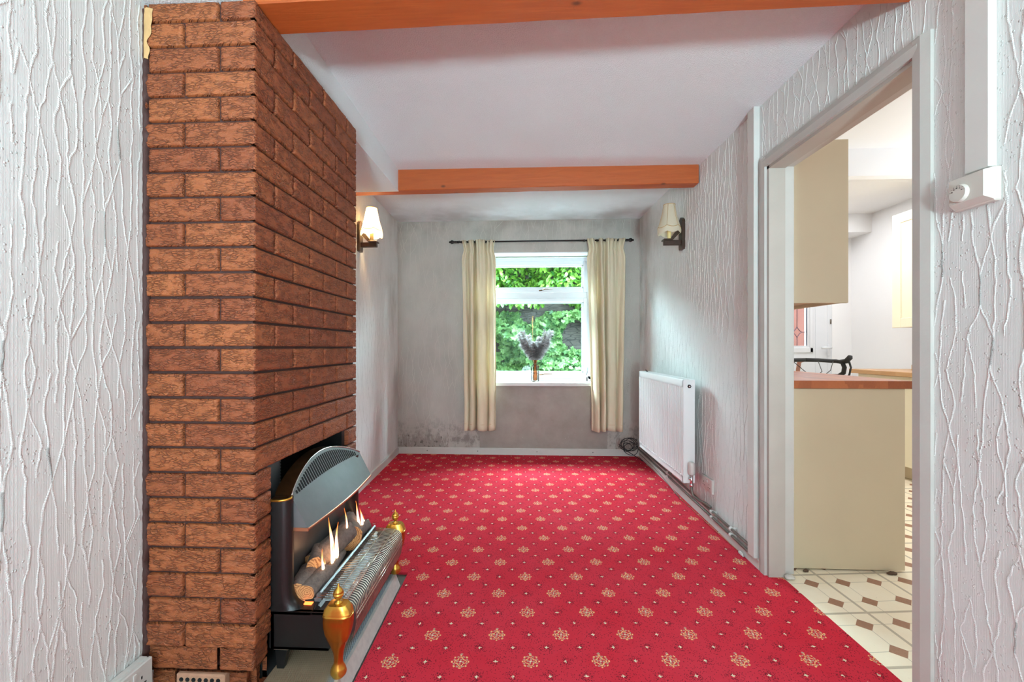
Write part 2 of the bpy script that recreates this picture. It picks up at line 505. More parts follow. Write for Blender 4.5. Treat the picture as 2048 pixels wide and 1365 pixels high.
M['textured_glass'] = thin_glass('leaded_door_glass', (0.92, 0.92, 0.94), rough=0.1)

def emis(name, col, st):
    g = G(name)
    return g.out((0, 0, 0), 0.5, 0, None, Emission_Color=col, Emission_Strength=st)
M['bulb'] = emis('lit_bulb', (1.0, 0.72, 0.36), 30)
M['bulb_off'] = plain('unlit_bulb', (0.8, 0.8, 0.78), 0.2)
M['ember'] = emis('glowing_ember_slot', (1.0, 0.16, 0.03), 2.2)
def flame_mat():
    g = G('gas_flame')
    gn = g.n.new('ShaderNodeTexCoord')
    s = g.n.new('ShaderNodeSeparateXYZ')
    g.l.new(gn.outputs['Generated'], s.inputs[0])
    zz = s.outputs[2]
    col = g.mix(g.ss(zz, 0.35, 0.95), (1.0, 0.62, 0.34), (1.0, 0.20, 0.03))
    st = g.ss(zz, 0.1, 1.0, 3.2, 1.2)
    em = g.n.new('ShaderNodeEmission')
    g.l.new(col, em.inputs[0])
    g.l.new(st, em.inputs[1])
    tr = g.n.new('ShaderNodeBsdfTransparent')
    lw = g.n.new('ShaderNodeLayerWeight')
    lw.inputs[0].default_value = 0.35
    ms = g.n.new('ShaderNodeMixShader')
    g.l.new(g.ss(lw.outputs['Facing'], 0.3, 0.95), ms.inputs[0])
    g.l.new(em.outputs[0], ms.inputs[1])
    g.l.new(tr.outputs[0], ms.inputs[2])
    g.l.new(ms.outputs[0], g.n['Material Output'].inputs[0])
    return g.mat
M['flame'] = flame_mat()

def bark_mat():
    g = G('ceramic_log_bark')
    p = g.pos()[0]
    n = g.noise(p, 70, 5, 0.7)
    c = g.mix(n, srgb(52, 42, 40), srgb(140, 118, 108))
    return g.out(c, 0.85, 0, g.bump(n, 0.004, 0.9))
M['bark'] = bark_mat()
def logend_mat():
    g = G('cut_log_face')
    o = g.obj()
    r = g.m('SQRT', g.m('ADD', g.m('MULTIPLY', o[1], o[1]), g.m('MULTIPLY', o[3], o[3])))
    r2 = g.m('ADD', r, g.m('MULTIPLY', g.noise(o[0], 45, 4), 0.022))
    w = g.m('SINE', g.m('MULTIPLY', r2, 2 * PI / 0.0065))
    c = g.mix(g.ss(w, -0.95, 0.3), srgb(150, 92, 54), srgb(204, 146, 92))
    return g.out(c, 0.8)
M['logend'] = logend_mat()

def leaf_mat(name, a, b):
    g = G(name)
    t = g.attr('tint')
    c = g.mix(t, a, b)
    m = g.out(c, 0.45)
    tr = g.n.new('ShaderNodeBsdfTranslucent')
    g.l.new(c, tr.inputs['Color'])
    ms = g.n.new('ShaderNodeMixShader')
    ms.inputs[0].default_value = 0.35
    g.l.new(g.b.outputs[0], ms.inputs[1])
    g.l.new(tr.outputs[0], ms.inputs[2])
    g.l.new(ms.outputs[0], g.n['Material Output'].inputs[0])
    return m
M['leaf'] = leaf_mat('ivy_leaf', srgb(30, 88, 26), srgb(138, 188, 70))
M['leaf2'] = leaf_mat('maple_ivy_leaf', srgb(48, 98, 48), srgb(146, 186, 112))
M['pampas'] = leaf_mat('dried_pampas', srgb(92, 82, 80), srgb(182, 172, 172))
def stone_wall_mat():
    g = G('dark_garden_stone')
    p, x, y, z = g.pos()
    v = g.voro(g.vec(g.m('MULTIPLY', x, 0.25), 0.0, z), 22, 'DISTANCE_TO_EDGE')
    n = g.noise(p, 8, 5)
    c = g.mix(n, srgb(58, 52, 48), srgb(104, 96, 90))
    c = g.mix(g.ss(v, 0.0, 0.08, 0.8, 0.0), c, srgb(34, 32, 30))
    return g.out(c, 0.9, 0, g.bump(v, 0.02, 0.6))
M['stone'] = stone_wall_mat()
M['red_wall'] = plain('garden_red_brick', srgb(176, 112, 96), 0.9, 0, 0.12, 8)
M['ground'] = plain('garden_paving', srgb(92, 86, 78), 0.9, 0, 0.2, 6)
M['lead'] = plain('lead_came', srgb(60, 62, 90), 0.5, 0.3)
M['debris'] = plain('crumbled_brown_debris', srgb(96, 74, 56), 0.9, 0, 0.3, 60, 0.5, 300)
M['cable'] = plain('black_cable', (0.015, 0.014, 0.014), 0.45)

# ------------------------------------------------------------------ mesh helper
class MB:
    def __init__(self):
        self.v = []; self.f = []; self.mi = []; self.sm = []; self.t = None
    def add(self, vs, fs, mi=0, smooth=False, tint=None):
        k = len(self.v)
        self.v += [tuple(v) for v in vs]
        for f in fs:
            self.f.append(tuple(i + k for i in f))
            self.mi.append(mi); self.sm.append(smooth)
        if tint is not None:
            if self.t is None: self.t = []
            self.t += [tint] * len(fs)
        return self
    def box(self, x0, x1, y0, y1, z0, z1, mi=0, bev=0.0):
        if x0 > x1: x0, x1 = x1, x0
        if y0 > y1: y0, y1 = y1, y0
        if z0 > z1: z0, z1 = z1, z0
        b = min(bev, (x1 - x0) * .45, (y1 - y0) * .45, (z1 - z0) * .45)
        if b <= 0:
            vs = [(x, y, z) for z in (z0, z1) for y in (y0, y1) for x in (x0, x1)]
            fs = [(0, 2, 3, 1), (4, 5, 7, 6), (0, 1, 5, 4), (2, 6, 7, 3), (0, 4, 6, 2), (1, 3, 7, 5)]
            return self.add(vs, fs, mi)
        vs = []; idx = {}
        for sx in (0, 1):
            for sy in (0, 1):
                for sz in (0, 1):
                    X, Y, Z = (x0, x1)[sx], (y0, y1)[sy], (z0, z1)[sz]
                    dx, dy, dz = (b, -b)[sx], (b, -b)[sy], (b, -b)[sz]
                    idx[sx, sy, sz] = len(vs)
                    vs += [(X, Y + dy, Z + dz), (X + dx, Y, Z + dz), (X + dx, Y + dy, Z)]
        I = lambda a, b_, c, k: idx[a, b_, c] + k
        fs = []
        fs += [(I(0,0,0,0), I(0,0,1,0), I(0,1,1,0), I(0,1,0,0)), (I(1,0,0,0), I(1,1,0,0), I(1,1,1,0), I(1,0,1,0))]
        fs += [(I(0,0,0,1), I(1,0,0,1), I(1,0,1,1), I(0,0,1,1)), (I(0,1,0,1), I(0,1,1,1), I(1,1,1,1), I(1,1,0,1))]
        fs += [(I(0,0,0,2), I(0,1,0,2), I(1,1,0,2), I(1,0,0,2)), (I(0,0,1,2), I(1,0,1,2), I(1,1,1,2), I(0,1,1,2))]
        for a in (0, 1):
            for c in (0, 1):
                fs.append((I(a,c,0,0), I(a,c,1,0), I(a,c,1,1), I(a,c,0,1)))
                fs.append((I(a,0,c,0), I(a,1,c,0), I(a,1,c,2), I(a,0,c,2)))
                fs.append((I(0,a,c,1), I(1,a,c,1), I(1,a,c,2), I(0,a,c,2)))
        for k in idx.values(): fs.append((k, k + 1, k + 2))
        return self.add(vs, fs, mi)
    def prism(self, pts, axis, a, b, mi=0, smooth=False):
        """extrude a closed outline (list of 2D points) along axis from a to b"""
        def P(p, t):
            return {'x': (t, p[0], p[1]), 'y': (p[0], t, p[1]), 'z': (p[0], p[1], t)}[axis]
        n = len(pts)
        vs = [P(p, a) for p in pts] + [P(p, b) for p in pts]
        fs = [tuple(range(n)), tuple(range(2 * n - 1, n - 1, -1))] + [(i, i + n, (i + 1) % n + n, (i + 1) % n) for i in range(n)]
        return self.add(vs, fs, mi, smooth)
    def sheet(self, rows, mi=0, smooth=True, flip=False):
        n = len(rows[0]); vs = [p for r in rows for p in r]; fs = []
        for i in range(len(rows) - 1):
            for j in range(n - 1):
                q = (i * n + j, i * n + j + 1, (i + 1) * n + j + 1, (i + 1) * n + j)
                fs.append(q[::-1] if flip else q)
        return self.add(vs, fs, mi, smooth)
    def tube(self, pts, r, seg=8, mi=0, caps=True, closed=False, sq=None):
        pts = [Vector(p) for p in pts]; n = len(pts)
        rs = r if isinstance(r, (list, tuple)) else [r] * n
        vs = []; prev = None
        for i, p in enumerate(pts):
            if closed: d = pts[(i + 1) % n] - pts[i - 1]
            else: d = pts[min(i + 1, n - 1)] - pts[max(i - 1, 0)]
            if d.length < 1e-9: d = Vector((0, 0, 1))
            d.normalize()
            if prev is None:
                up = Vector((0, 0, 1)) if abs(d.z) < .9 else Vector((1, 0, 0))
                a = d.cross(up).normalized()
            else:
                a = (prev - d * prev.dot(d))
                a = a.normalized() if a.length > 1e-6 else d.orthogonal().normalized()
            prev = a
            b = d.cross(a)
            for k in range(seg):
                t = 2 * PI * k / seg
                vs.append(p + (a * math.cos(t) + b * math.sin(t)) * rs[i])
        fs = []
        m = n if closed else n - 1
        for i in range(m):
            for k in range(seg):
                a0 = i * seg + k; a1 = i * seg + (k + 1) % seg
                b0 = ((i + 1) % n) * seg + k; b1 = ((i + 1) % n) * seg + (k + 1) % seg
                fs.append((a0, a1, b1, b0))
        if caps and not closed:
            fs.append(tuple(range(seg - 1, -1, -1))); fs.append(tuple(range((n - 1) * seg, n * seg)))
        return self.add(vs, fs, mi, True)
    def lathe(self, prof, c=(0, 0, 0), seg=24, mi=0, sx=1.0, sy=1.0, smooth=True, cap=True, wob=None):
        vs = []
        for r, z in prof:
            for k in range(seg):
                t = 2 * PI * k / seg
                zz = z + (wob(t, z) if wob else 0)
                vs.append((c[0] + math.cos(t) * r * sx, c[1] + math.sin(t) * r * sy, c[2] + zz))
        fs = []
        for i in range(len(prof) - 1):
            for k in range(seg):
                fs.append((i * seg + k, i * seg + (k + 1) % seg, (i + 1) * seg + (k + 1) % seg, (i + 1) * seg + k))
        if cap:
            fs.append(tuple(range(seg - 1, -1, -1))); fs.append(tuple(range((len(prof) - 1) * seg, len(prof) * seg)))
        return self.add(vs, fs, mi, smooth)
    def build(self, name, mats, parent=None, loc=None, fixn=True):
        if not isinstance(mats, (list, tuple)): mats = [mats]
        o0 = Vector(parent.location) if parent is not None else Vector((0, 0, 0))
        if parent is not None and parent.parent is not None:
            o0 = o0 + parent.parent.location
            if parent.parent.parent is not None: o0 = o0 + parent.parent.parent.location
        L = Vector(loc) if loc is not None else (o0 if parent is not None else Vector((0, 0, 0)))
        me = bpy.data.meshes.new(name)
        me.from_pydata([Vector(v) - L for v in self.v], [], self.f)
        for m in mats: me.materials.append(m)
        me.polygons.foreach_set('material_index', self.mi)
        me.polygons.foreach_set('use_smooth', self.sm)
        if self.t is not None and len(self.t) == len(self.f):
            at = me.attributes.new('tint', 'FLOAT', 'FACE')
            at.data.foreach_set('value', self.t)
        me.update()
        o = bpy.data.objects.new(name, me)
        COL.objects.link(o)
        if parent is not None:
            o.parent = parent
            o.location = L - o0
        else:
            o.location = L
        return o

def tag(o, label, cat, group=None, kind=None):
    o['label'] = label; o['category'] = cat
    if group: o['group'] = group
    if kind: o['kind'] = kind
    return o
def thing(name, label, cat, loc, group=None):
    o = bpy.data.objects.new(name, None)
    o.empty_display_size = 0.1
    o.location = loc
    COL.objects.link(o)
    return tag(o, label, cat, group)
def struct(o, label=None):
    o['kind'] = 'structure'
    if label: o['label'] = label
    return o
def sharp(o, ang=35):
    """soften round parts, keep hard edges"""
    me = o.data
    me.polygons.foreach_set('use_smooth', [True] * len(me.polygons))
    try: me.set_sharp_from_angle(angle=math.radians(ang))
    except Exception: pass
    return o

def ropes(w, P, u0, u1, z0, z1, s, step, width, ribs, seed, mi, holes=(), hgt=0.0022):
    """raised wandering ropes of blown vinyl that branch and rejoin; P(u, z, out) maps to the wall"""
    r_ = random.Random(seed)
    n = int((u1 - u0) / s) + 2
    zs = [z0]
    cols = []
    nz = int((z1 - z0) / 0.085) + 2
    for i in range(n):
        col = []
        for k in range(nz):
            z = z0 + (z1 - z0) * k / (nz - 1)
            col.append([u0 + i * s + r_.uniform(-.27, .27) * s, z + r_.uniform(-.02, .02)])
        cols.append(col)
    for i in range(n - 1):
        for k in range(1, nz - 1):
            if r_.random() < .24:
                m = (cols[i][k][0] + cols[i + 1][k][0]) / 2; mz = (cols[i][k][1] + cols[i + 1][k][1]) / 2
                cols[i][k] = [m, mz]; cols[i + 1][k] = [m, mz]
    lines = []
    for i in range(n):
        cur = []
        for k in range(nz - 1):
            a, b = cols[i][k], cols[i][k + 1]
            if r_.random() < .10:
                if len(cur) > 1: lines.append(cur)
                cur = []
                continue
            p0 = cols[i][max(0, k - 1)]; p3 = cols[i][min(nz - 1, k + 2)]
            L = max(1, int(abs(b[1] - a[1]) / step))
            for q in range(L):
                t = q / L
                u = a[0] + (b[0] - a[0]) * (t * t * (3 - 2 * t)) * .6 + (b[0] - a[0]) * t * .4
                zz = a[1] + (b[1] - a[1]) * t
                u += .0035 * noise.noise(Vector((u * 9, zz * 45, seed)))
                cur.append((u, zz))
            if i < n - 1 and r_.random() < .07:
                c = cols[i + 1][k + 1]; L2 = max(3, int(math.hypot(c[0] - a[0], c[1] - a[1]) / step))
                lines.append([(a[0] + (c[0] - a[0]) * t / L2, a[1] + (c[1] - a[1]) * t / L2) for t in range(L2 + 1)])
        if len(cur) > 1: lines.append(cur)
    def inside(u, z):
        if not (u0 <= u <= u1 and z0 <= z <= z1): return True
        for a, b, c, d in holes:
            if a < u < b and c < z < d: return True
        return False
    for ln in lines:
        run = []
        for p in ln + [None]:
            if p is not None and not inside(*p): run.append(p); continue
            if len(run) > 2:
                rows = []
                m = len(run)
                for i, (u, z) in enumerate(run):
                    a = run[max(0, i - 1)]; b = run[min(m - 1, i + 1)]
                    dx, dz = b[0] - a[0], b[1] - a[1]; L = math.hypot(dx, dz) or 1
                    nx, nz_ = dz / L, -dx / L
                    ww = width * (.75 + .45 * noise.noise(Vector((u * 20, z * 14, seed + 2))))
                    h = hgt * (.8 + .5 * noise.noise(Vector((u * 30, z * 25, seed + 9))))
                    if ribs:
                        rb_ = .5 + .5 * math.sin(z * 2 * PI / .0052 + u * 60)
                        h *= .40 + .70 * rb_; ww *= .74 + .36 * rb_
                    if i in (0, m - 1): h *= .3; ww *= .5
                    rows.append([P(u + nx * ww * k, z + nz_ * ww * k, hh) for k, hh in ((-.5, -.0005), (-.34, h * .6), (0, h), (.34, h * .6), (.5, -.0005))])
                w.sheet(rows, mi, True)
            run = []
    return w

# ================================================================== SETTING
def LX(y):   # left wall plane (slightly out of square)
    return -1.112 - max(0.0, y - 0.9) * 0.0368
def RX(y): return 1.16 + max(0.0, y - 2.1) * 0.009
YB, YR, BY = 4.22, -4.9, 4.22
def ZC(x, y):  # main ceiling height, slightly uneven
    l = 2.285; r = 2.215 + max(0, min(1.5, y - 1.4)) * 0.030
    t = (x + 0.83) / 1.99
    return l + (r - l) * max(0, min(1, t))

# walls
w = MB()
ys = [YR, 0.9, 3.0, BY]
for a, b in zip(ys, ys[1:]):
    w.add([(LX(a), a, -0.02), (LX(b), b, -0.02), (LX(b), b, 2.42), (LX(a), a, 2.42),
           (-1.42, a, -0.02), (-1.42, b, -0.02), (-1.42, b, 2.42), (-1.42, a, 2.42)],
          [(0, 1, 2, 3), (4, 7, 6, 5), (0, 3, 7, 4), (1, 5, 6, 2), (3, 2, 6, 7), (0, 4, 5, 1)])
ropes(w, lambda u, z, o: (LX(u) + o, u, z), 0.55, 1.20, 0.0, 2.10, .023, .0014, .0095, True, 1, 0, hgt=.0018)
ropes(w, lambda u, z, o: (LX(u) + o, u, z), 2.0, 4.21, 0.07, 2.30, .040, .012, .006, False, 2, 0, hgt=.0016)
struct(w.build('wall_left', M['paper']), 'left wall in white blown vinyl paper')

DY0, DY1, DZ = 1.285, 2.045, 1.925     # doorway to the kitchen
w = MB()
def rwall(a, b, z0, z1):
    w.add([(RX(a), a, z0), (RX(b), b, z0), (RX(b), b, z1), (RX(a), a, z1),
           (1.275, a, z0), (1.275, b, z0), (1.275, b, z1), (1.275, a, z1)],
          [(0, 3, 2, 1), (0, 4, 7, 3), (1, 2, 6, 5), (3, 7, 6, 2), (0, 1, 5, 4)], 0)
    w.add([(1.275, a, z0), (1.275, b, z0), (1.275, b, z1), (1.275, a, z1)], [(0, 1, 2, 3)], 1)
rwall(YR, DY0, -0.02, 2.42); rwall(DY0, DY1, DZ, 2.42); rwall(DY1, 3.2, -0.02, 2.42); rwall(3.2, BY, -0.02, 2.42)
RH = [(DY0 - .045, DY1 + .045, -1, DZ + .045), (1.07, 1.175, 1.42, 2.3), (2.09, 2.165, 0, 3)]
ropes(w, lambda u, z, o: (RX(u) - o, u, z), 0.85, 1.245, 0.0, 2.2, .026, .0016, .0090, True, 3, 0, RH, hgt=.0017)
ropes(w, lambda u, z, o: (RX(u) - o, u, z), 1.245, 2.085, 1.96, 2.24, .030, .0022, .0065, True, 4, 0, RH, hgt=.0016)
ropes(w, lambda u, z, o: (RX(u) - o, u, z), 2.165, 4.21, 0.06, 2.31, .030, .007, .0050, False, 5, 0, RH, hgt=.0014)
struct(w.build('wall_right', [M['paper'], M['white_wall']]), 'right wall in white blown vinyl paper')

WX0, WX1, WZ0, WZ1 = -0.41, 0.735, 0.70, 2.02
w = MB()
w.box(-1.42, WX0, BY, 4.50, -0.02, 2.5).box(WX1, 1.40, BY, 4.50, -0.02, 2.5)
w.box(WX0, WX1, BY, 4.50, -0.02, WZ0).box(WX0, WX1, BY, 4.50, WZ1, 2.5)
ropes(w, lambda u, z, o: (u, BY - o, z), LX(4.2) + .01, RX(4.2) - .01, 0.07, 2.34, .042, .010, .0042, False, 6, 1,
      [(WX0 - .005, WX1 + .005, WZ0 - .02, WZ1 + .005), (-.405, .865, -1, .705)], hgt=.0014)
struct(w.build('wall_back', [M['paper_back'], M['rope_back']]), 'garden-end wall, damp stained paper and bare plaster')
w = MB()   # outer brick skin of the garden-end wall
w.box(-1.42, WX0, 4.50, 4.56, -0.02, 2.5).box(WX1, 1.27, 4.50, 4.56, -0.02, 2.5)
w.box(WX0, WX1, 4.50, 4.56, -0.02, WZ0).box(WX0, WX1, 4.50, 4.56, WZ1, 2.5)
struct(w.build('wall_outside', M['stone']), 'outer face of the garden-end wall')
# plaster lining of the window reveal
w = MB()
w.box(WX0, WX0 + 0.008, BY + 0.002, 4.39, WZ0, WZ1).box(WX1 - 0.008, WX1, BY + 0.002, 4.39, WZ0, WZ1)
w.box(WX0, WX1, BY + 0.002, 4.39, WZ1 - 0.008, WZ1)
struct(w.build('trim_1', M['white_wall']), 'white painted window reveal')

w = MB()   # wall behind the camera with its large window
w.box(-1.42, -1.05, YR - 0.1, YR, -0.02, 2.42).box(1.15, 1.29, YR - 0.1, YR, -0.02, 2.42)
w.box(-1.05, 1.15, YR - 0.1, YR, -0.02, 0.55).box(-1.05, 1.15, YR - 0.1, YR, 2.2, 2.42)
struct(w.build('wall_rear', M['paper']))

# ceilings
w = MB()
yb = 2.80
nx, ny = 8, 8
rows = []
for j in range(ny + 1):
    y = YR + (2.86 - YR) * j / ny
    rows.append([(-0.83 + (2.02) * i / nx, y, ZC(-0.83 + 2.02 * i / nx, y)) for i in range(nx + 1)])
w.sheet(rows, 0, True, flip=True)
rows2 = [[(-1.42, y0, 2.335 + .0 * y0) if False else (x0, y0, 2.30 + (y0 - 2.8) * 0.028) for x0 in (-1.42, 0, 1.29)] for y0 in (2.84, 3.5, 4.3)]
w.sheet(rows2, 0, True, flip=True)
w.box(-1.42, 1.29, YR, 4.5, 2.42, 2.5)
struct(w.build('ceiling', M['ceil']), 'white stippled ceiling')
w = MB()   # boxed-in soffit over the chimney side
w.add([(-1.42, YR, 2.10), (-0.83, YR, 2.10), (-0.83, 1.25, 2.10), (-0.83, 2.86, 2.14), (-1.42, 2.86, 2.14), (-1.42, 1.25, 2.10),
       (-1.42, YR, 2.42), (-0.83, YR, 2.42), (-0.83, 1.25, 2.42), (-0.83, 2.86, 2.42), (-1.42, 2.86, 2.42), (-1.42, 1.25, 2.42)],
      [(0, 5, 2, 1), (5, 4, 3, 2), (1, 2, 8, 7), (2, 3, 9, 8), (3, 4, 10, 9), (0, 1, 7, 6)])
struct(w.build('ceiling', M['ceil']), 'boxed soffit above the chimney side')

# floors
w = MB(); w.box(-1.42, 1.20, YR, 4.3, -0.06, -0.012)
struct(w.build('floor', M['ground']))
w = MB()
w.add([(1.19, -1.0, -0.004), (3.8, -1.0, -0.004), (3.8, 5.0, -0.004), (1.19, 5.0, -0.004)], [(0, 1, 2, 3)])
w.box(1.20, 3.8, -1.0, 5.0, -0.06, -0.006)
struct(w.build('floor', M['vinyl']), 'cream and brown octagon vinyl floor of the kitchen')

# carpet
w = MB()
def cgrid(x0, x1, y0, y1):
    w.box(x0, x1, y0, y1, -0.011, 0.0)
cgrid(-0.53, 1.158, YR, BY); w.prism([(LX(1.985) + .001, 1.985), (-0.53, 1.985), (-0.53, BY), (LX(BY) + .001, BY)], 'z', -.011, 0.0); cgrid(-1.10, -0.53, YR, 1.05); cgrid(1.158, 1.222, DY0 + .002, DY1 - .002)
tag(w.build('carpet', M['carpet'], loc=(0.1, 1, -0.011)), 'red patterned carpet with gold rosettes covering the dining room floor', 'carpet')

# skirting
def skirt(name, pts, h=0.068, t=0.014, lab=None):
    w = MB()
    for a, b in zip(pts, pts[1:]):
        a, b = Vector((*a, 0)), Vector((*b, 0))
        d = (b - a).normalized(); n = Vector((-d.y, d.x, 0)) * t
        prof = [(0, 0), (1, 0), (1, h - .008), (0.45, h), (0, h)]
        vs = [a + n * p[0] + Vector((0, 0, p[1])) for p in prof] + [b + n * p[0] + Vector((0, 0, p[1])) for p in prof]
        w.add(vs, [(0, 1, 2, 3, 4), (9, 8, 7, 6, 5)] + [(i, i + 5, (i + 1) % 5 + 5, (i + 1) % 5) for i in range(5)])
    return struct(w.build(name, M['gloss_paint']), lab)
skirt('baseboard_back', [(RX(BY), BY), (LX(BY), BY)], 0.066, lab='white skirting under the garden window')
skirt('baseboard_left', [(LX(4.2), 4.205), (LX(2.0), 1.995)], 0.066, lab='white skirting on the left wall')
skirt('baseboard_right', [(RX(DY1), DY1 + 0.04), (RX(4.2), 4.205)], 0.05, lab='white skirting below the pipes')
w = MB()
for x in (-0.93, -0.42, 0.17, 0.72):
    w.tube([(x, BY - 0.0155, 0.034), (x, BY - 0.0135, 0.034)], 0.0045, 8)
o = w.build('baseboard_back', M['iron']); o.parent = bpy.data.objects['baseboard_back']; o.name = 'screw_head'

# ================================================================== CHIMNEY
CX, CY0, CY1 = -0.783, 1.2125, 1.992
def ctop(y): return 2.098 + max(0, y - 1.25) * 0.0285
OY0, OY1, OZ = 1.30, 1.89, 0.695
chim = thing('chimney_breast', 'tall red rustic brick chimney breast around the gas fire', 'chimney breast', (-0.95, 1.6, 0))
w = MB()
i_ = 0.012
def cbox(x0, x1, y0, y1, z0, z1=None):
    if z1 is not None: w.box(x0, x1, y0, y1, z0, z1)
    else:
        w.add([(x0, y0, z0), (x1, y0, z0), (x1, y1, z0), (x0, y1, z0), (x0, y0, ctop(y0)), (x1, y0, ctop(y0)), (x1, y1, ctop(y1)), (x0, y1, ctop(y1))],
              [(0, 3, 2, 1), (4, 5, 6, 7), (0, 1, 5, 4), (1, 2, 6, 5), (2, 3, 7, 6), (3, 0, 4, 7)])
xl = -1.135
cbox(xl, CX - i_, CY0 + i_, CY1 - i_, OZ + .004)
cbox(xl, CX - i_, CY0 + i_, OY0 - .004, 0.175, OZ + .004)
cbox(xl, CX - .050, CY0 + .050, OY0 - .004, 0.0, 0.175)
cbox(xl, CX - i_, OY1 + .004, CY1 - i_, 0.0, OZ + .004)
cbox(xl, -1.02, OY0 - .004, OY1 + .004, 0.0, OZ + .004)
w.build('mortar', M['mortar'], chim)
w = MB()   # sooty lining of the opening
w.box(-1.018, -1.012, OY0 - .002, OY1 + .002, 0.0, OZ).box(-1.02, CX - 0.03, OY0 - .006, OY0 - .001, 0, OZ)
w.box(-1.02, CX - 0.03, OY1 + .001, OY1 + .006, 0, OZ).box(-1.02, CX - 0.03, OY0, OY1, OZ - .002, OZ + .003).box(-1.02, CX, OY0, OY1, 0.0, .048)
w.build('fire_recess', M['soot'], chim)

bw = MB()
def hnoise(u, z, s=1.0, seed=0.0):
    a = noise.noise(Vector((u * 26, z * 105, seed)))
    b = noise.noise(Vector((u * 60, z * 230, seed + 7)))
    c = 1 - abs(noise.noise(Vector((u * 18 + 3, z * 85 + noise.noise(Vector((u * 40, z * 20, 1))) * 1.5, seed + 3)))) * 2
    return (a * 0.0022 + b * 0.0012 + c * 0.0016) * s
def brick_face(face, u0, u1, z0, z1, tint, cornerlo=False, cornerhi=False, inset=0.0, fine=1.0, z1b=None):
    """face 'F': front (normal -Y, u = x), 'S': side (normal +X, u = y)"""
    nu = max(2, int((u1 - u0) / 0.0045 * fine)); nz = max(2, int((z1 - z0) / 0.0030 * fine))
    rows = []
    seed = random.random() * 50
    for j in range(nz + 1):
        r = []
        for i in range(nu + 1):
            u = u0 + (u1 - u0) * i / nu
            zt = z1 if z1b is None else z1 + (z1b - z1) * i / nu
            z = z0 + (zt - z0) * j / nz
            dl = (u - u0) if not cornerlo else 1; dh = (u1 - u) if not cornerhi else 1
            e = min(dl, dh, z - z0, zt - z)
            fall = max(0.0, 1 - e / 0.006) ** 2 * 0.0035
            d = hnoise(u, z, 1.0, 0.0 if True else seed) - fall - inset
            ec = min((u - u0) if cornerlo else 1, (u1 - u) if cornerhi else 1)
            if ec < 0.008: d = d * (ec / 0.008) - (0 if ec > 0 else 0) - inset * (1 - ec / 0.008)
            r.append((u, CY0 - d, z) if face == 'F' else (CX + d, u, z))
        rows.append(r)
    n = nu + 1
    vs = [p for r in rows for p in r]
    fs = []
    for j in range(nz):
        for i in range(nu):
            q = (j * n + i, j * n + i + 1, (j + 1) * n + i + 1, (j + 1) * n + i)
            fs.append(q)
    # rim back into the mortar bed
    ring = [j * n for j in range(nz, -1, -1)] + [i for i in range(1, n)] + [j * n + nu for j in range(1, nz + 1)] + [nz * n + i for i in range(nu - 1, 0, -1)]
    k = len(vs)
    for q in ring:
        p = vs[q]
        vs.append((p[0], CY0 + 0.016, p[2]) if face == 'F' else (CX - 0.016, p[1], p[2]))
    m = len(ring)
    for a in range(m):
        b = (a + 1) % m
        fs.append((ring[b], ring[a], k + a, k + b))
    bw.add(vs, fs, 0, True, tint)
J = 0.0085
rb = random.Random(3)
zj = 1.07
k0 = -15
for k in range(-15, 15):
    z0 = zj + k * 0.0748 + J / 2; z1 = zj + (k + 1) * 0.0748 - J / 2
    if z1 < 0.005: continue
    z0 = max(z0, 0.0)
    full = (k % 2 == 0)        # front shows a full stretcher at the corner
    low = 0.0
    if k in (-13,): low = 0.012
    if k <= -14: low = 0.035
    # front face
    fr = []
    x = CX - low
    first = 0.213 if full else 0.104
    x1 = x; L = first
    while x1 > LX(CY0) + 0.004:
        x0 = max(x1 - L, LX(CY0) - 0.02)
        fr.append((x0, x1)); x1 = x0 - J - .001; L = 0.213
        if x1 - LX(CY0) < 0.004: break
    top = min(z1, ctop(CY0))
    if z0 > top - .01: continue
    for i, (a, b) in enumerate(fr):
        if low > 0.02 and rb.random() < .0: continue
        brick_face('F', a, b, z0, top, rb.random(), cornerhi=(i == 0), inset=low, fine=0.85)
    # side face
    y = CY0 + low
    segs = []; L = 0.103 if full else 0.2145
    while y < CY1 - 0.01:
        y1 = min(y + L, CY1)
        segs.append((y, y1)); y = y1 + J; L = 0.2165
    for i, (a, b) in enumerate(segs):
        if z1 < OZ + .02:
            pieces = []
            if a < OY0: pieces.append((a, min(b, OY0)))
            if b > OY1: pieces.append((max(a, OY1), b))
        else: pieces = [(a, b)]
        for a2, b2 in pieces:
            if b2 - a2 < 0.012: continue
            ta, tb = min(z1, ctop(a2) - .002), min(z1, ctop(b2) - .002)
            if ta - z0 < .012: continue
            brick_face('S', a2, b2, z0, ta, rb.random() * 0.7, cornerlo=(i == 0), inset=low, fine=0.6, z1b=tb)
bw.build('brickwork', M['brick'], chim)
# far jagged ends of the bricks seen against the alcove
w = MB()
for k in range(-13, 14):
    z0 = zj + k * 0.0748 + J / 2; z1 = min(zj + (k + 1) * 0.0748 - J / 2, 2.1)
    w.box(-1.13, CX - 0.004, CY1 - 0.014, CY1, z0, z1)
w.build('rear_bricks', M['brick'], chim)
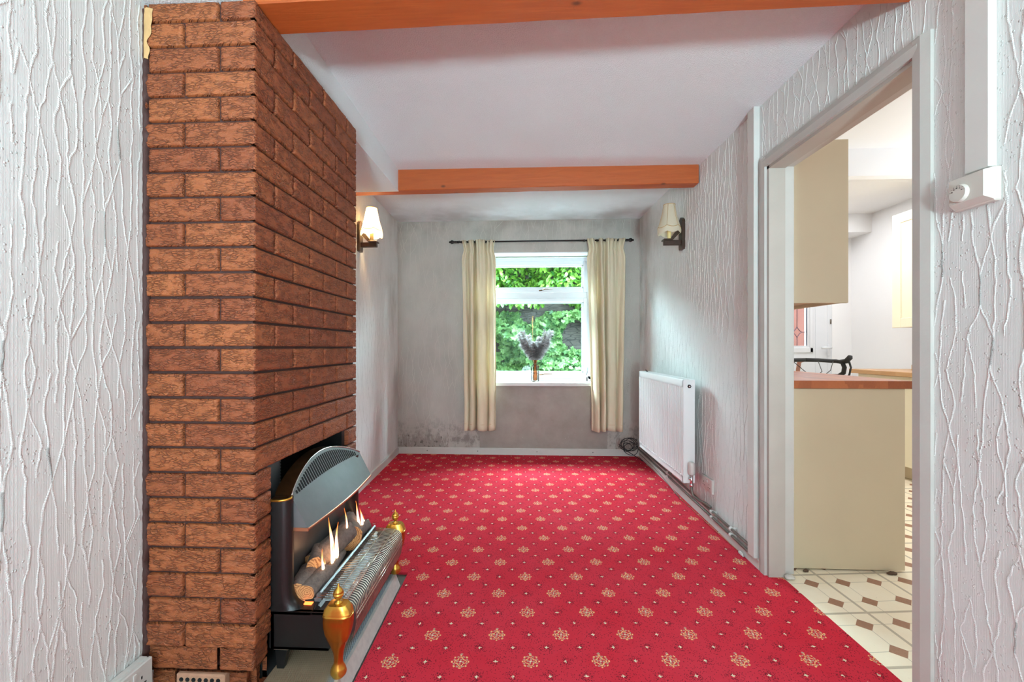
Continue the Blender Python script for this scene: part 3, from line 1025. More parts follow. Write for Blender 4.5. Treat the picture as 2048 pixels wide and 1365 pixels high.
# rough mortar bead where the brickwork meets the papered wall
w = MB(); rows = []
for i in range(240):
    z = 0.02 + 2.06 * i / 239
    q = noise.noise(Vector((3, 0, z * 22))); q2 = noise.noise(Vector((8, 0, z * 60)))
    x0 = LX(1.2) - .004; x1 = x0 + max(.006, .013 + .010 * q + .005 * q2)
    yy = CY0 - .0035 - .003 * q2
    rows.append([(x0, yy - .001, z), ((x0 + x1) / 2, yy - .002, z), (x1, yy + .001, z), (x1 + .002, CY0 + .012, z)])
w.sheet(rows, 0, True)
w.build('mortar_bead', M['mortar'], chim)
w = MB(); rows = []
for i in range(40):
    z = 1.93 + .15 * i / 39
    q = noise.noise(Vector((5, 2, z * 30)))
    x0 = LX(1.2) + .002; x1 = x0 + .028 + .012 * q - .014 * (1 - i / 39)
    rows.append([(x0, CY0 - .004, z), ((x0 + x1) / 2, CY0 - .010 - .003 * q, z), (x1, CY0 - .004, z)])
w.sheet(rows, 0, True)
o = w.build('plaster_smear', M['plaster_tan'], chim); o['label'] = 'pale tan plaster smear in the top corner'
# vent strip and broken mortar at the foot
w = MB()
w.box(-1.03, -0.88, CY0 + 0.006, CY0 + .034, 0.03, 0.092, bev=.004)
o = w.build('air_brick', M['air_brick'], chim); o['label'] = 'pale perforated brick at the foot'
w = MB()
for i in range(7):
    w.tube([(-1.012 + i * 0.019, CY0 + .0045, 0.076), (-1.012 + i * 0.019, CY0 + .016, 0.076)], 0.0065, 8)
w.build('vent_hole', M['soot'], bpy.data.objects['air_brick'])

# hearth
hr = thing('hearth', 'low grey slab hearth on the carpet beneath the gas fire', 'hearth', (-0.66, 1.45, 0))
w = MB()
w.prism([(-0.781, 0.0), (-0.563, 0.0), (-0.566, 0.050), (-0.781, 0.050)], 'y', 1.215, 1.875, 0)
w.box(-1.0, -0.563, 1.06, 1.20, 0, .05)
w.build('slab', M['hearth'], hr)
w = MB()
rows = []
for j in range(60):
    y = 1.06 + (1.875 - 1.06) * j / 59
    n_ = noise.noise(Vector((y * 40, 0, 0))) * .0015
    rows.append([(-0.5665, y, 0.0), (-0.536 + n_, y, 0.0), (-0.541 + n_, y, 0.012), (-0.556 + n_, y, 0.0505), (-0.5665, y, 0.0505)])
w.sheet(rows, 0, False)
w.add(rows[-1], [(0, 1, 2, 3, 4)]); w.add(rows[0], [(4, 3, 2, 1, 0)])
w.build('slab_edge', M['slab_edge'], hr)

# ================================================================== GAS FIRE
FY0, FY1 = 1.298, 1.895
fire = thing('gas_fire', 'black and brass gas fire with log bed burning in the brick opening', 'gas fire', (-0.68, 1.6, 0.05))
w = MB()   # lower casing
w.prism([(-0.785, 0.118), (-0.60, 0.118), (-0.585, 0.14), (-0.585, 0.222), (-0.60, 0.238), (-0.785, 0.238)], 'y', FY0, FY0 + .012)
w.prism([(-0.785, 0.118), (-0.60, 0.118), (-0.585, 0.14), (-0.585, 0.222), (-0.60, 0.238), (-0.785, 0.238)], 'y', FY1 - .012, FY1)
w.box(-0.785, -0.655, FY0, FY1, 0.226, 0.238, bev=.002)
w.box(-0.655, -0.58, FY0, FY0 + 0.062, 0.228, 0.238, bev=.002).box(-0.655, -0.58, FY1 - 0.045, FY1, 0.228, 0.238, bev=.002)
w.box(-0.785, -0.60, FY0, FY1, 0.118, 0.126)
w.box(-0.79, -0.775, FY0, FY1, 0.12, 0.236)
w.build('lower_casing', M['black_enamel'], fire)
w = MB()   # rounded side columns flaring at the foot
def column(ya, sgn):
    plan = [(-0.788, 0.0), (-0.752, 0.0), (-0.737, 0.004), (-0.729, 0.014), (-0.728, 0.028), (-0.734, 0.044), (-0.748, 0.058), (-0.768, 0.066)]
    rows = []
    for z, fl in [(0.238, .034), (0.245, .022), (0.256, .012), (0.275, .004), (0.30, 0), (0.40, 0), (0.50, 0), (0.586, 0)]:
        rows.append([(px + fl * min(1, i / 3), ya + sgn * (py + (fl * .5 if i > 3 else 0)), z) for i, (px, py) in enumerate(plan)])
    w.sheet(rows, 0, True, flip=(sgn < 0))
    w.add([(*p[:1], ya + sgn * p[1], 0.586) for p in plan], [tuple(range(len(plan)))])
column(FY0, 1)
w.build('side_column', M['black_enamel'], fire)
w = MB(); column(FY1, -1)
w.build('side_column', M['black_enamel'], fire)
w = MB()
rows = []
for i in range(17):
    t = i / 16; y = FY0 + .06 + (FY1 - FY0 - .12) * t
    x = -0.768 - 0.012 * math.sin(PI * t) ** .5
    rows.append([(x, y, 0.238), (x, y, 0.45), (x + .004, y, 0.60)])
w.sheet(rows, 0, True)
w.build('fireback', M['grey_metal'], fire)
# hood
def hz(t): return 0.590 + 0.078 * math.sin(PI * t) ** 0.85
def hx(z, t): return -0.682 - 0.52 * (z - 0.485) + 0.016 * math.sin(PI * t) * max(0, 1 - (z - .485) / .11)
HY0, HY1 = 1.330, 1.908
w = MB(); N = 48
rows = []
for j in range(9):
    r = []
    for i in range(N + 1):
        t = i / N; z = 0.487 + (hz(t) - 0.487) * j / 8
        r.append((hx(z, t), HY0 + (HY1 - HY0) * t, z))
    rows.append(r)
w.sheet(rows, 0, True)
for t in (0, 1):
    y = HY0 + (HY1 - HY0) * t
    pts = [(hx(0.487, 0), y, 0.487), (hx(.59, 0), y, 0.59), (-0.775, y, 0.59), (-0.775, y, 0.487)]
    w.add(pts, [(0, 1, 2, 3)])
rows = [[(hx(.487, i / N), HY0 + (HY1 - HY0) * i / N, 0.487), (-.775, HY0 + (HY1 - HY0) * i / N, 0.487)] for i in range(N + 1)]
w.sheet(rows, 0, False)
hood = w.build('hood', M['charcoal'], fire)
w = MB()   # slots
ns = 33
for i in range(ns):
    t = 0.06 + 0.86 * i / (ns - 1)
    zt = hz(t) - 0.012
    tb = 0.585 + 0.012 * math.sin(PI * t)
    if zt - tb < 0.004: continue
    y = HY0 + (HY1 - HY0) * t
    sh = 0.002
    hw = 0.0042
    o = 0.0012
    pts = [(hx(tb, t) + o, y - hw, tb), (hx(tb, t) + o, y + hw, tb), (hx(zt, t) + o, y + hw, zt), (hx(zt, t) + o, y - hw, zt)]
    bk = [(p[0] - .004, p[1], p[2]) for p in pts]
    w.add(pts + bk, [(0, 1, 2, 3), (0, 4, 5, 1), (1, 5, 6, 2), (2, 6, 7, 3), (3, 7, 4, 0)])
w.build('louvre', M['soot'], hood)
w = MB()   # bright rim on the arch and copper lip below
w.tube([(hx(hz(i / N), i / N) + .001, HY0 + (HY1 - HY0) * i / N, hz(i / N) + .0005) for i in range(N + 1)], 0.0026, 6)
w.build('arch_rim', M['chrome'], hood)
w = MB()
rows = []
for i in range(N + 1):
    t = i / N; y = HY0 + (HY1 - HY0) * t; x = hx(.487, t)
    rows.append([(x - .004, y, 0.488), (x + .003, y, 0.487), (x + .002, y, 0.479), (x - .008, y, 0.478)])
w.sheet(rows, 0, True)
y = HY0
w.box(-0.752, -0.680, y - .002, y + .003, 0.478, 0.489)
w.build('copper_lip', M['copper'], hood)
# bronze top cover
w = MB(); rows = []
for i in range(N + 9):
    if i < 4: t = 0; y = FY0 + (HY0 - FY0) * i / 4; z = 0.587 + .001 * i; xf = -0.748 + .001 * (i ** 2); xb = -0.787
    elif i > N + 4: q = i - N - 4; t = 1; y = HY1 + (.012) * q / 4; z = hz(1) - .0005 * q; xf = -0.74; xb = -0.775
    else:
        t = (i - 4) / N; y = HY0 + (HY1 - HY0) * t; z = hz(t); xf = hx(z, t); xb = -0.790 - 0.028 * math.sin(PI * t) ** .6
        if y > OY1 - .004: xb = -0.775
    rows.append([(xf, y, z), (xb, y, z + .001), (xb, y, z - .006), (xf, y, z - .006)])
w.sheet(rows, 0, False)
w.build('top_cover', M['bronze'], fire)
w = MB()
w.tube([(-0.785, FY0 - .003, .587), (-0.755, FY0 - .003, .587), (-0.738, FY0 + .002, .588), (-0.729, FY0 + .014, .589), (-0.734, HY0, .591)], 0.004, 8)
w.build('gold_edge', M['brass'], fire)
# corrugated flue
w = MB(); pr = []
for i in range(41):
    t = i / 40
    pr.append((0.048 + 0.004 * (i % 2), 0.58 + t * 0.22))
w.lathe(pr, (-0.90, 1.45, -0.11), 20)
w.build('flue_pipe', M['charcoal'], fire)
# front rail
w = MB()
w.prism([(-0.665, 0.236), (-0.648, 0.236), (-0.648, 0.266), (-0.654, 0.270), (-0.665, 0.262)], 'y', FY0 + .055, FY1 - .02)
w.prism([(-0.675, 0.236), (-0.665, 0.236), (-0.665, 0.252), (-0.675, 0.247)], 'y', FY0 + .055, FY1 - .02)
w.build('front_rail', M['charcoal'], fire)
w = MB()
w.box(-0.762, -0.672, FY0 + .035, FY0 + .05, 0.2385, 0.2405)
w.build('ember_slot', M['ember'], fire)
# wire guard
prof = [(-0.650, 0.264), (-0.60, 0.262), (-0.556, 0.258), (-0.538, 0.252), (-0.528, 0.240), (-0.524, 0.215), (-0.525, 0.18), (-0.531, 0.150), (-0.540, 0.130)]
GY0, GY1 = FY0 + .035, FY1 - .035
guard = None
w = MB()
n_w = 46
for i in range(n_w):
    y = GY0 + (GY1 - GY0) * i / (n_w - 1)
    w.tube([(px, y, pz) for px, pz in prof], 0.0015, 5)
for px, pz in ((-0.600, .2635), (-0.556, .2595), (-0.5235, 0.215), (-0.5235, 0.200), (-0.540, .130)):
    w.tube([(px, GY0, pz), (px, GY1, pz)], 0.0016, 5)
w.build('wire_guard', M['steel'], fire)
w = MB()   # tray and reflector behind the wires
rows = [[(px - .0, GY0 - .01, pz) for px, pz in [(-0.645, .245), (-0.62, .225), (-0.59, .205), (-.56, .17), (-.55, .13)]],
        [(px - .0, GY1 + .01, pz) for px, pz in [(-0.645, .245), (-0.62, .225), (-0.59, .205), (-.56, .17), (-.55, .13)]]]
w.sheet(rows, 0, False)
w.build('reflector_tray', M['grey_metal'], fire)
w = MB()
w.tube([(-0.585, GY0, .228), (-0.585, GY1, .228)], .009, 12)
w.build('radiant_tube', M['chrome'], fire)
# brass front legs with urn finials
def leg_profile():
    return [(.018, .0505), (.024, .058), (.0255, .066), (.021, .078), (.0145, .090), (.0135, .105), (.016, .125), (.022, .145), (.031, .165),
            (.0325, .166), (.0385, .185), (.0425, .205), (.0440, .222), (.0435, .238), (.0445, .239), (.0445, .243), (.0430, .244), (.0435, .249), (.0420, .251), (.040, .262), (.029, .276), (.012, .278)]
def octa(r, ry):
    c = 0.45
    return [(r, ry * c), (r * (1 - .28), ry), (-r * (1 - .28), ry), (-r, ry * c), (-r, -ry * c), (-r * (1 - .28), -ry), (r * (1 - .28), -ry), (r, -ry * c)]
for yy in (1.288, 1.888):
    w = MB(); prev = None; P_ = leg_profile(); vs = []; fs = []
    S_ = 16
    for r, z in P_:
        bulge = max(0, min(1, (z - .13) / .06))
        for k in range(S_):
            t = 2 * PI * (k + .5) / S_
            cx_, sy_ = math.cos(t), math.sin(t)
            p = 2.0 + 2.2 * bulge
            s = (abs(cx_) ** p + abs(sy_) ** p) ** (-1 / p)
            vs.append((-0.563 + r * s * cx_, yy + min(r, .014 + r * .28) * s * sy_, z))
    for i in range(len(P_) - 1):
        for k in range(S_): fs.append((i * S_ + k, i * S_ + (k + 1) % S_, (i + 1) * S_ + (k + 1) % S_, (i + 1) * S_ + k))
    fs.append(tuple(range(S_ - 1, -1, -1))); fs.append(tuple(range((len(P_) - 1) * S_, len(P_) * S_)))
    w.add(vs, fs, 0, True)
    lg = w.build('brass_leg', M['brass'], fire); sharp(lg, 40)
    w = MB()
    w.lathe([(.012, .277), (.013, .280), (.006, .283), (.0055, .287), (.011, .292), (.0155, .300), (.0165, .307), (.0150, .3075), (.0150, .309), (.0155, .310), (.012, .318), (.006, .324), (.003, .328), (.0035, .331), (.001, .337)],
            (-0.563, yy, 0), 16)
    w.build('finial', M['brass'], lg)
for yy in (1.315, 1.875):
    w = MB()
    w.add([(-0.775, yy - .012, .118), (-0.735, yy - .012, .118), (-0.735, yy + .012, .118), (-0.775, yy + .012, .118),
           (-0.770, yy - .009, .051), (-0.748, yy - .009, .051), (-0.748, yy + .009, .051), (-0.770, yy + .009, .051)],
          [(0, 1, 2, 3), (7, 6, 5, 4), (0, 4, 5, 1), (1, 5, 6, 2), (2, 6, 7, 3), (3, 7, 4, 0)])
    o = w.build('rear_leg', M['black_enamel'], fire)
    w = MB(); w.box(-0.779, -0.731, yy - .014, yy + .010, .112, .1185, bev=.002)
    w.build('leg_collar', M['steel'], o)
# logs
def make_log(c, length, r, ang, pitch=0.0, sx=1.0, seed=0):
    w = MB(); n = 9; seg = 18; vs = []; fs = []; mi = []
    for i in range(n):
        t = i / (n - 1) - .5
        for k in range(seg):
            a = 2 * PI * k / seg
            rr = r * (1 + 0.16 * noise.noise(Vector((math.cos(a) * 1.6, math.sin(a) * 1.6, t * 4 + seed * 5))))
            vs.append((math.cos(a) * rr * sx, t * length + (0.012 * math.cos(a) if i in (0,) else 0), math.sin(a) * rr))
    side = [(i * seg + k, (i + 1) * seg + k, (i + 1) * seg + (k + 1) % seg, i * seg + (k + 1) % seg) for i in range(n - 1) for k in range(seg)]
    Mx = Matrix.Rotation(ang, 3, 'Z') @ Matrix.Rotation(pitch, 3, 'X')
    tv = [Mx @ Vector(v) for v in vs]
    w.add(tv, side, 0, True)
    w.add(tv[:seg], [tuple(range(seg))], 1); w.add(tv[(n - 1) * seg:], [tuple(range(seg - 1, -1, -1))], 1)
    w.v = [Vector(v) + Vector(c) for v in w.v]
    return w.build('log', [M['bark'], M['logend']], fire, loc=c)
for a in [((-0.734, 1.400, 0.276), .12, .033, .10, .1, 1.0, 1), ((-0.694, 1.405, 0.270), .12, .030, -.15, .08, 1.0, 2),
          ((-0.738, 1.50, 0.305), .13, .030, .35, -.05, .8, 3), ((-0.725, 1.60, 0.302), .20, .040, -.25, .22, 1, 4),
          ((-0.715, 1.74, 0.302), .14, .046, .5, .1, 1, 5), ((-0.695, 1.55, 0.262), .16, .020, .1, 0, 1, 6),
          ((-0.70, 1.80, 0.270), .14, .028, -.1, 0, 1, 7)]:
    make_log(*a)
w = MB(); w.box(-0.768, -0.672, FY0 + .05, FY1 - .05, 0.238, 0.246)
w.build('ember_bed', M['soot'], fire)
def flame(x, y, z, h, r, lean, seed):
    h *= 1.2
    w = MB(); pts = []; rs = []
    for i in range(12):
        t = i / 11
        pts.append((x + .006 * math.sin(seed + t * 3) * t, y + lean * t + .008 * math.sin(seed * 2 + t * 5) * t, z + h * t))
        rs.append(max(.0004, r * (math.sin(PI * min(1, (t + .18) / 1.18) ** .7)) ** .9 * (1 - t * .35)))
    w.tube(pts, rs, 8)
    w.v = [Vector((x + (v[0] - x) * .55, v[1], v[2])) for v in [Vector(q) for q in w.v]]
    return w.build('flame', M['flame'], fire)
for a in [(-.684, 1.445, .268, .085, .0085, -.012, 1), (-.688, 1.458, .268, .045, .007, .004, 2), (-.690, 1.535, .275, .150, .012, -.030, 3),
          (-.688, 1.560, .272, .115, .011, .004, 4), (-.686, 1.520, .27, .075, .008, -.01, 5), (-.690, 1.665, .29, .125, .008, -.030, 6),
          (-.690, 1.685, .29, .060, .006, -.005, 7), (-.690, 1.79, .295, .105, .009, -.04, 8), (-.688, 1.82, .285, .075, .009, -.02, 9), (-.69, 1.85, .28, .04, .006, -.01, 10)]:
    flame(*a)

# ================================================================== BEAMS
def rough_beam(name, x0, x1, y0a, y0b, dep, z0a, z0b, zt, label):
    w = MB(); n = 90
    prof_n = [(0, 0), (0, 1), (1, 1), (1, 0)]
    vs = []
    for i in range(n + 1):
        t = i / n; x = x0 + (x1 - x0) * t
        yf = y0a + (y0b - y0a) * t; zb = z0a + (z0b - z0a) * t
        q = noise.noise(Vector((x * 5, 1, 0))) * .0025; q2 = noise.noise(Vector((x * 7, 5, 0))) * .002
        vs += [(x, yf + q, zb + .004 + q2), (x, yf + q + .004, zb + q2), (x, yf + dep - .004, zb + q2), (x, yf + dep, zb + .004), (x, yf + dep, zt), (x, yf + q, zt)]
    fs = []
    for i in range(n):
        for k in range(6): fs.append((i * 6 + k, i * 6 + (k + 1) % 6, (i + 1) * 6 + (k + 1) % 6, (i + 1) * 6 + k))
    fs.append((5, 4, 3, 2, 1, 0)); fs.append(tuple(n * 6 + k for k in range(6)))
    w.add(vs, fs)
    return tag(w.build(name, M['beam'], loc=((x0 + x1) / 2, y0a, z0a)), label, 'beam')
rough_beam('ceiling_beam', -1.20, 1.158, 2.86, 2.795, .085, 2.145, 2.138, 2.30, 'orange pine beam spanning the ceiling above the two wall lamps')
rough_beam('ceiling_beam', -1.11, 1.158, 1.235, 1.190, .13, 2.101, 2.101, 2.28, 'orange pine beam at the top edge over the chimney corner')

# ================================================================== DOORWAY TRIM
w = MB()
aw, at = 0.045, 0.014
w.prism([(RX(0) - at, 0), (RX(0), 0), (RX(0), 0)][:0] or [(1.146, DY1 - .006), (1.16, DY1 - .006), (1.16, DY1 + aw), (1.150, DY1 + aw), (1.144, DY1 + .02)], 'z', 0, DZ + aw - .006)
w.prism([(1.146, DY0 + .006), (1.144, DY0 - .02), (1.150, DY0 - aw), (1.16, DY0 - aw), (1.16, DY0 + .006)], 'z', 0, DZ + aw - .006)
w.prism([(1.146, DZ - .006), (1.144, DZ + .022), (1.150, DZ + aw), (1.16, DZ + aw), (1.16, DZ - .006)], 'y', DY0 - .01, DY1 + .01)
arch = struct(w.build('trim_2', M['arch_paint']), 'white architrave round the kitchen doorway')
w = MB()
w.box(1.158, 1.232, DY1 - .022, DY1 - .0, 0, DZ).box(1.158, 1.232, DY0, DY0 + .016, 0, DZ).box(1.158, 1.232, DY0, DY1, DZ - .020, DZ)
struct(w.build('trim_3', M['gloss_taupe']), 'taupe painted door lining')
w = MB()
w.box(1.232, 1.277, DY1 - .012, DY1 + .002, 0.012, DZ).box(1.232, 1.277, DY0 - .002, DY0 + .008, 0, DZ).box(1.232, 1.277, DY0, DY1, DZ - .010, DZ + .002)
struct(w.build('trim_4', M['arch_paint']), 'white wall edge beyond the door lining')
# lump of crumpled foil-grey filler at the jamb foot
w = MB()
w.lathe([(.006, 0), (.016, .004), (.018, .010), (.010, .017), (.002, .019)], (1.245, 2.012, 0.0), 10, sx=1.3, wob=lambda t, z: .003 * math.sin(t * 3))
tag(w.build('plaster_lump', M['plastic_warm'], loc=(1.245, 2.012, 0)), 'small grey lump of plaster at the foot of the kitchen door jamb', 'debris')

# vertical boxing strip beside the door, wall trunking and thermostat
w = MB(); w.box(1.131, 1.160, 2.100, 2.158, 0.048, 2.262, bev=.002)
tag(w.build('boxing_board', M['gloss_paint'], loc=(1.145, 2.13, .048)), 'tall narrow white boxing strip beside the kitchen doorway', 'trim board')
w = MB(); w.box(1.140, 1.1605, 1.083, 1.140, 1.512, 2.215, bev=.002)
tag(w.build('cable_trunking', M['plastic'], loc=(1.15, 1.12, 1.512)), 'white plastic trunking running up from the thermostat', 'trunking')
th = thing('thermostat', 'square off-white dial thermostat on the wall right of the doorway', 'thermostat', (1.16, 1.12, 1.47))
w = MB()
w.box(1.143, 1.1605, 1.072, 1.170, 1.426, 1.510, bev=.003)
w.add([(1.143, 1.074, 1.430), (1.143, 1.168, 1.430), (1.143, 1.168, 1.508), (1.143, 1.074, 1.508), (1.130, 1.086, 1.442), (1.130, 1.168, 1.442), (1.130, 1.168, 1.506), (1.130, 1.086, 1.506)],
      [(4, 5, 6, 7), (0, 1, 5, 4), (1, 2, 6, 5), (2, 3, 7, 6), (3, 0, 4, 7)])
w.build('housing', M['plastic_warm'], th)
w = MB()
n = 32
for r, x0, x1 in ((.0235, 1.131, 1.122),):
    vs = [(x0, 1.140 + r * math.cos(2 * PI * k / n), 1.466 + r * math.sin(2 * PI * k / n)) for k in range(n)] + \
         [(x1, 1.140 + (r - .003) * math.cos(2 * PI * k / n), 1.466 + (r - .003) * math.sin(2 * PI * k / n)) for k in range(n)]
    w.add(vs, [(k, (k + 1) % n, (k + 1) % n + n, k + n) for k in range(n)] + [tuple(range(n, 2 * n))])
dial = w.build('dial', M['plastic_warm'], th)
w = MB()
for k in range(7):
    a = PI / 2 + (k - 3) * 0.42
    c_, s_ = math.cos(a), math.sin(a)
    p0 = Vector((1.1216, 1.140 + .0165 * c_, 1.466 + .0165 * s_)); p1 = Vector((1.1216, 1.140 + .0195 * c_, 1.466 + .0195 * s_))
    w.tube([p0, p1], .0004, 4)
w.build('dial_mark', M['iron'], dial)
def wtext(body, size, loc, mat, parent, rot):
    cu = bpy.data.curves.new('numerals', 'FONT'); cu.body = body; cu.size = size; cu.extrude = .0002; cu.align_x = 'CENTER'; cu.align_y = 'CENTER'
    tmp = bpy.data.objects.new('numerals', cu)
    me = bpy.data.meshes.new_from_object(tmp)
    bpy.data.objects.remove(tmp)
    me.materials.clear(); me.materials.append(mat)
    o = bpy.data.objects.new('numeral', me); COL.objects.link(o)
    o0 = parent.location + (parent.parent.location if parent.parent else Vector((0, 0, 0)))
    o.parent = parent; o.location = Vector(loc) - o0; o.rotation_euler = rot
    return o
for k, s in enumerate(['30', '25', '20', '15', '10']):
    a = PI / 2 + (k - 2) * 0.55
    wtext(s, .0042, (1.1214, 1.140 + .0135 * math.cos(a), 1.466 + .0135 * math.sin(a)), M['iron'], dial, (PI / 2, 0, -PI / 2))

# sockets
def socket(loc_y0, loc_y1, z0, z1, face_x, wall_x, sgn, label, group=None):
    t = thing('double_socket', label, 'socket', (wall_x, (loc_y0 + loc_y1) / 2, (z0 + z1) / 2))
    w = MB()
    back = abs(face_x - wall_x) > .02
    if back:
        mid = face_x - sgn * .012
        w.box(wall_x, mid - sgn * .001, loc_y0, loc_y1, z0, z1, bev=.004)
        w.build('back_box', M['plastic'], t); w = MB()
        w.box(mid, face_x, loc_y0, loc_y1, z0, z1, bev=.003)
    else:
        w.box(wall_x, face_x, loc_y0, loc_y1, z0, z1, bev=.003)
    w.build('face_plate', M['plastic'], t)
    cy = (loc_y0 + loc_y1) / 2; zm = (z0 + z1) / 2
    for s in (-1, 1):
        w = MB()
        yc = cy + s * .036
        for dy, dz, ww, hh in ((0, .006, .004, .008), (-.011, -.014, .0075, .004), (.011, -.014, .0075, .004)):
            w.box(face_x - .001, face_x + sgn * .0006, yc + dy - ww / 2, yc + dy + ww / 2, zm + dz - hh / 2, zm + dz + hh / 2)
        w.build('pin_holes', M['soot'], t)
        w = MB(); w.box(face_x, face_x + sgn * .004, cy + s * .012 - .005, cy + s * .012 + .005, zm + .014, zm + .032, bev=.001)
        w.build('rocker_switch', M['plastic'], t)
    return t
socket(1.052, 1.198, .075, .160, -1.082, LX(1.1), 1, 'white surface-mounted double socket low on the left wall by the bricks')
socket(2.590, 2.738, .185, .271, 1.150, RX(2.6) + .001, -1, 'white double socket on the right wall near the radiator')

# ================================================================== WINDOW
WY = 4.39
win = bpy.data.objects.new('window_1', None); win.location = (0.16, WY, .72); COL.objects.link(win); struct(win, 'white upvc window with fanlight over the garden')
w = MB()
f0 = .045
w.box(WX0, WX0 + f0, WY, WY + .07, .725, WZ1 - .02, bev=.003).box(WX1 - f0, WX1, WY, WY + .07, .725, WZ1 - .02, bev=.003)
w.box(WX0, WX1, WY, WY + .07, .725, .775, bev=.003).box(WX0, WX1, WY, WY + .07, 1.955, WZ1 - .02, bev=.003)
w.box(WX0 + f0, WX1 - f0, WY + .004, WY + .07, 1.575, 1.645, bev=.003)
w.build('frame', M['upvc'], win)
def sash(z0, z1, t=.042):
    w = MB()
    a, b = WX0 + f0 - .006, WX1 - f0 + .006
    y0, y1 = WY - .012, WY + .05
    w.box(a, a + t, y0, y1, z0, z1, bev=.004).box(b - t, b, y0, y1, z0, z1, bev=.004)
    w.box(a + t, b - t, y0, y1, z0, z0 + t, bev=.004).box(a + t, b - t, y0, y1, z1 - t, z1, bev=.004)
    # glazing bead
    for q in ((a + t, a + t + .012, z0 + t, z1 - t), (b - t - .012, b - t, z0 + t, z1 - t)):
        w.box(q[0], q[1], y0 + .008, y1, q[2], q[3])
    w.box(a + t, b - t, y0 + .008, y1, z0 + t, z0 + t + .012).box(a + t, b - t, y0 + .008, y1, z1 - t - .012, z1 - t)
    s = w.build('sash', M['upvc'], win)
    w = MB()
    w.box(a + t, b - t, WY + .018, WY + .022, z0 + t, z1 - t)
    w.build('pane', M['glass'], s)
    w = MB()
    c = (a + b) / 2 + .055
    zz = z0 + t * .5
    w.tube([(c - .02, y0 - .008, zz - .004), (c + .01, y0 - .012, zz)], .007, 8)
    w.tube([(c + .01, y0 - .012, zz), (c + .04, y0 - .030, zz + .008), (c + .115, y0 - .032, zz + .008)], [.006, .005, .003], 8)
    w.build('handle', M['bronze'], s)
sash(1.640, 1.962); sash(.770, 1.580)
w = MB(); w.box(WX0 + .008, WX1 - .008, 4.16, WY + .004, .690, .724, bev=.003)
s = w.build('window_sill', M['gloss_paint'], win); s['label'] = 'white painted window board'
w = MB(); w.box(WX0 + .01, WX1 - .01, WY - .022, WY, .724, .744, bev=.003)
w.build('sill_bead', M['upvc'], win)

# curtain rod and curtains
RZ, RY = 2.105, 4.12
def rodx(u): return 0
rod = thing('curtain_rod', 'black curtain rod with ball finials above the garden window', 'curtain rod', (.16, RY, RZ))
RX0, RX1 = -.635, 1.035
w = MB(); w.tube([(RX0, RY, RZ), (RX1, RY, RZ)], .0085, 10)
w.build('rod', M['iron'], rod)
for x, s in ((RX0, -1), (RX1, 1)):
    w = MB()
    w.tube([(x - s * .03, RY, RZ), (x - s * .012, RY, RZ), (x, RY, RZ), (x + s * .008, RY, RZ), (x + s * .02, RY, RZ), (x + s * .034, RY, RZ), (x + s * .044, RY, RZ), (x + s * .05, RY, RZ), (x + s * .058, RY, RZ)],
           [.012, .012, .013, .009, .017, .020, .012, .008, .010], 12)
    w.build('finial', M['iron'], rod)
for x in (-.50, .90):
    w = MB(); w.tube([(x, BY, RZ - .01), (x, RY + .01, RZ - .01), (x, RY, RZ - .004)], .006, 8)
    w.tube([(x, BY - .006, RZ - .01), (x, BY, RZ - .01)], .02, 12)
    w.build('bracket', M['iron'], rod)
for xs in ([-.60 + .033 * i for i in range(9)], [.62 + .042 * i for i in range(9)]):
    for x in xs:
        w = MB(); w.tube([(x + random.uniform(-.008, .008), RY + .013 * math.cos(a), RZ + .013 * math.sin(a)) for a in [2 * PI * k / 12 for k in range(12)]], .0025, 5, closed=True)
        w.build('ring', M['iron'], rod)
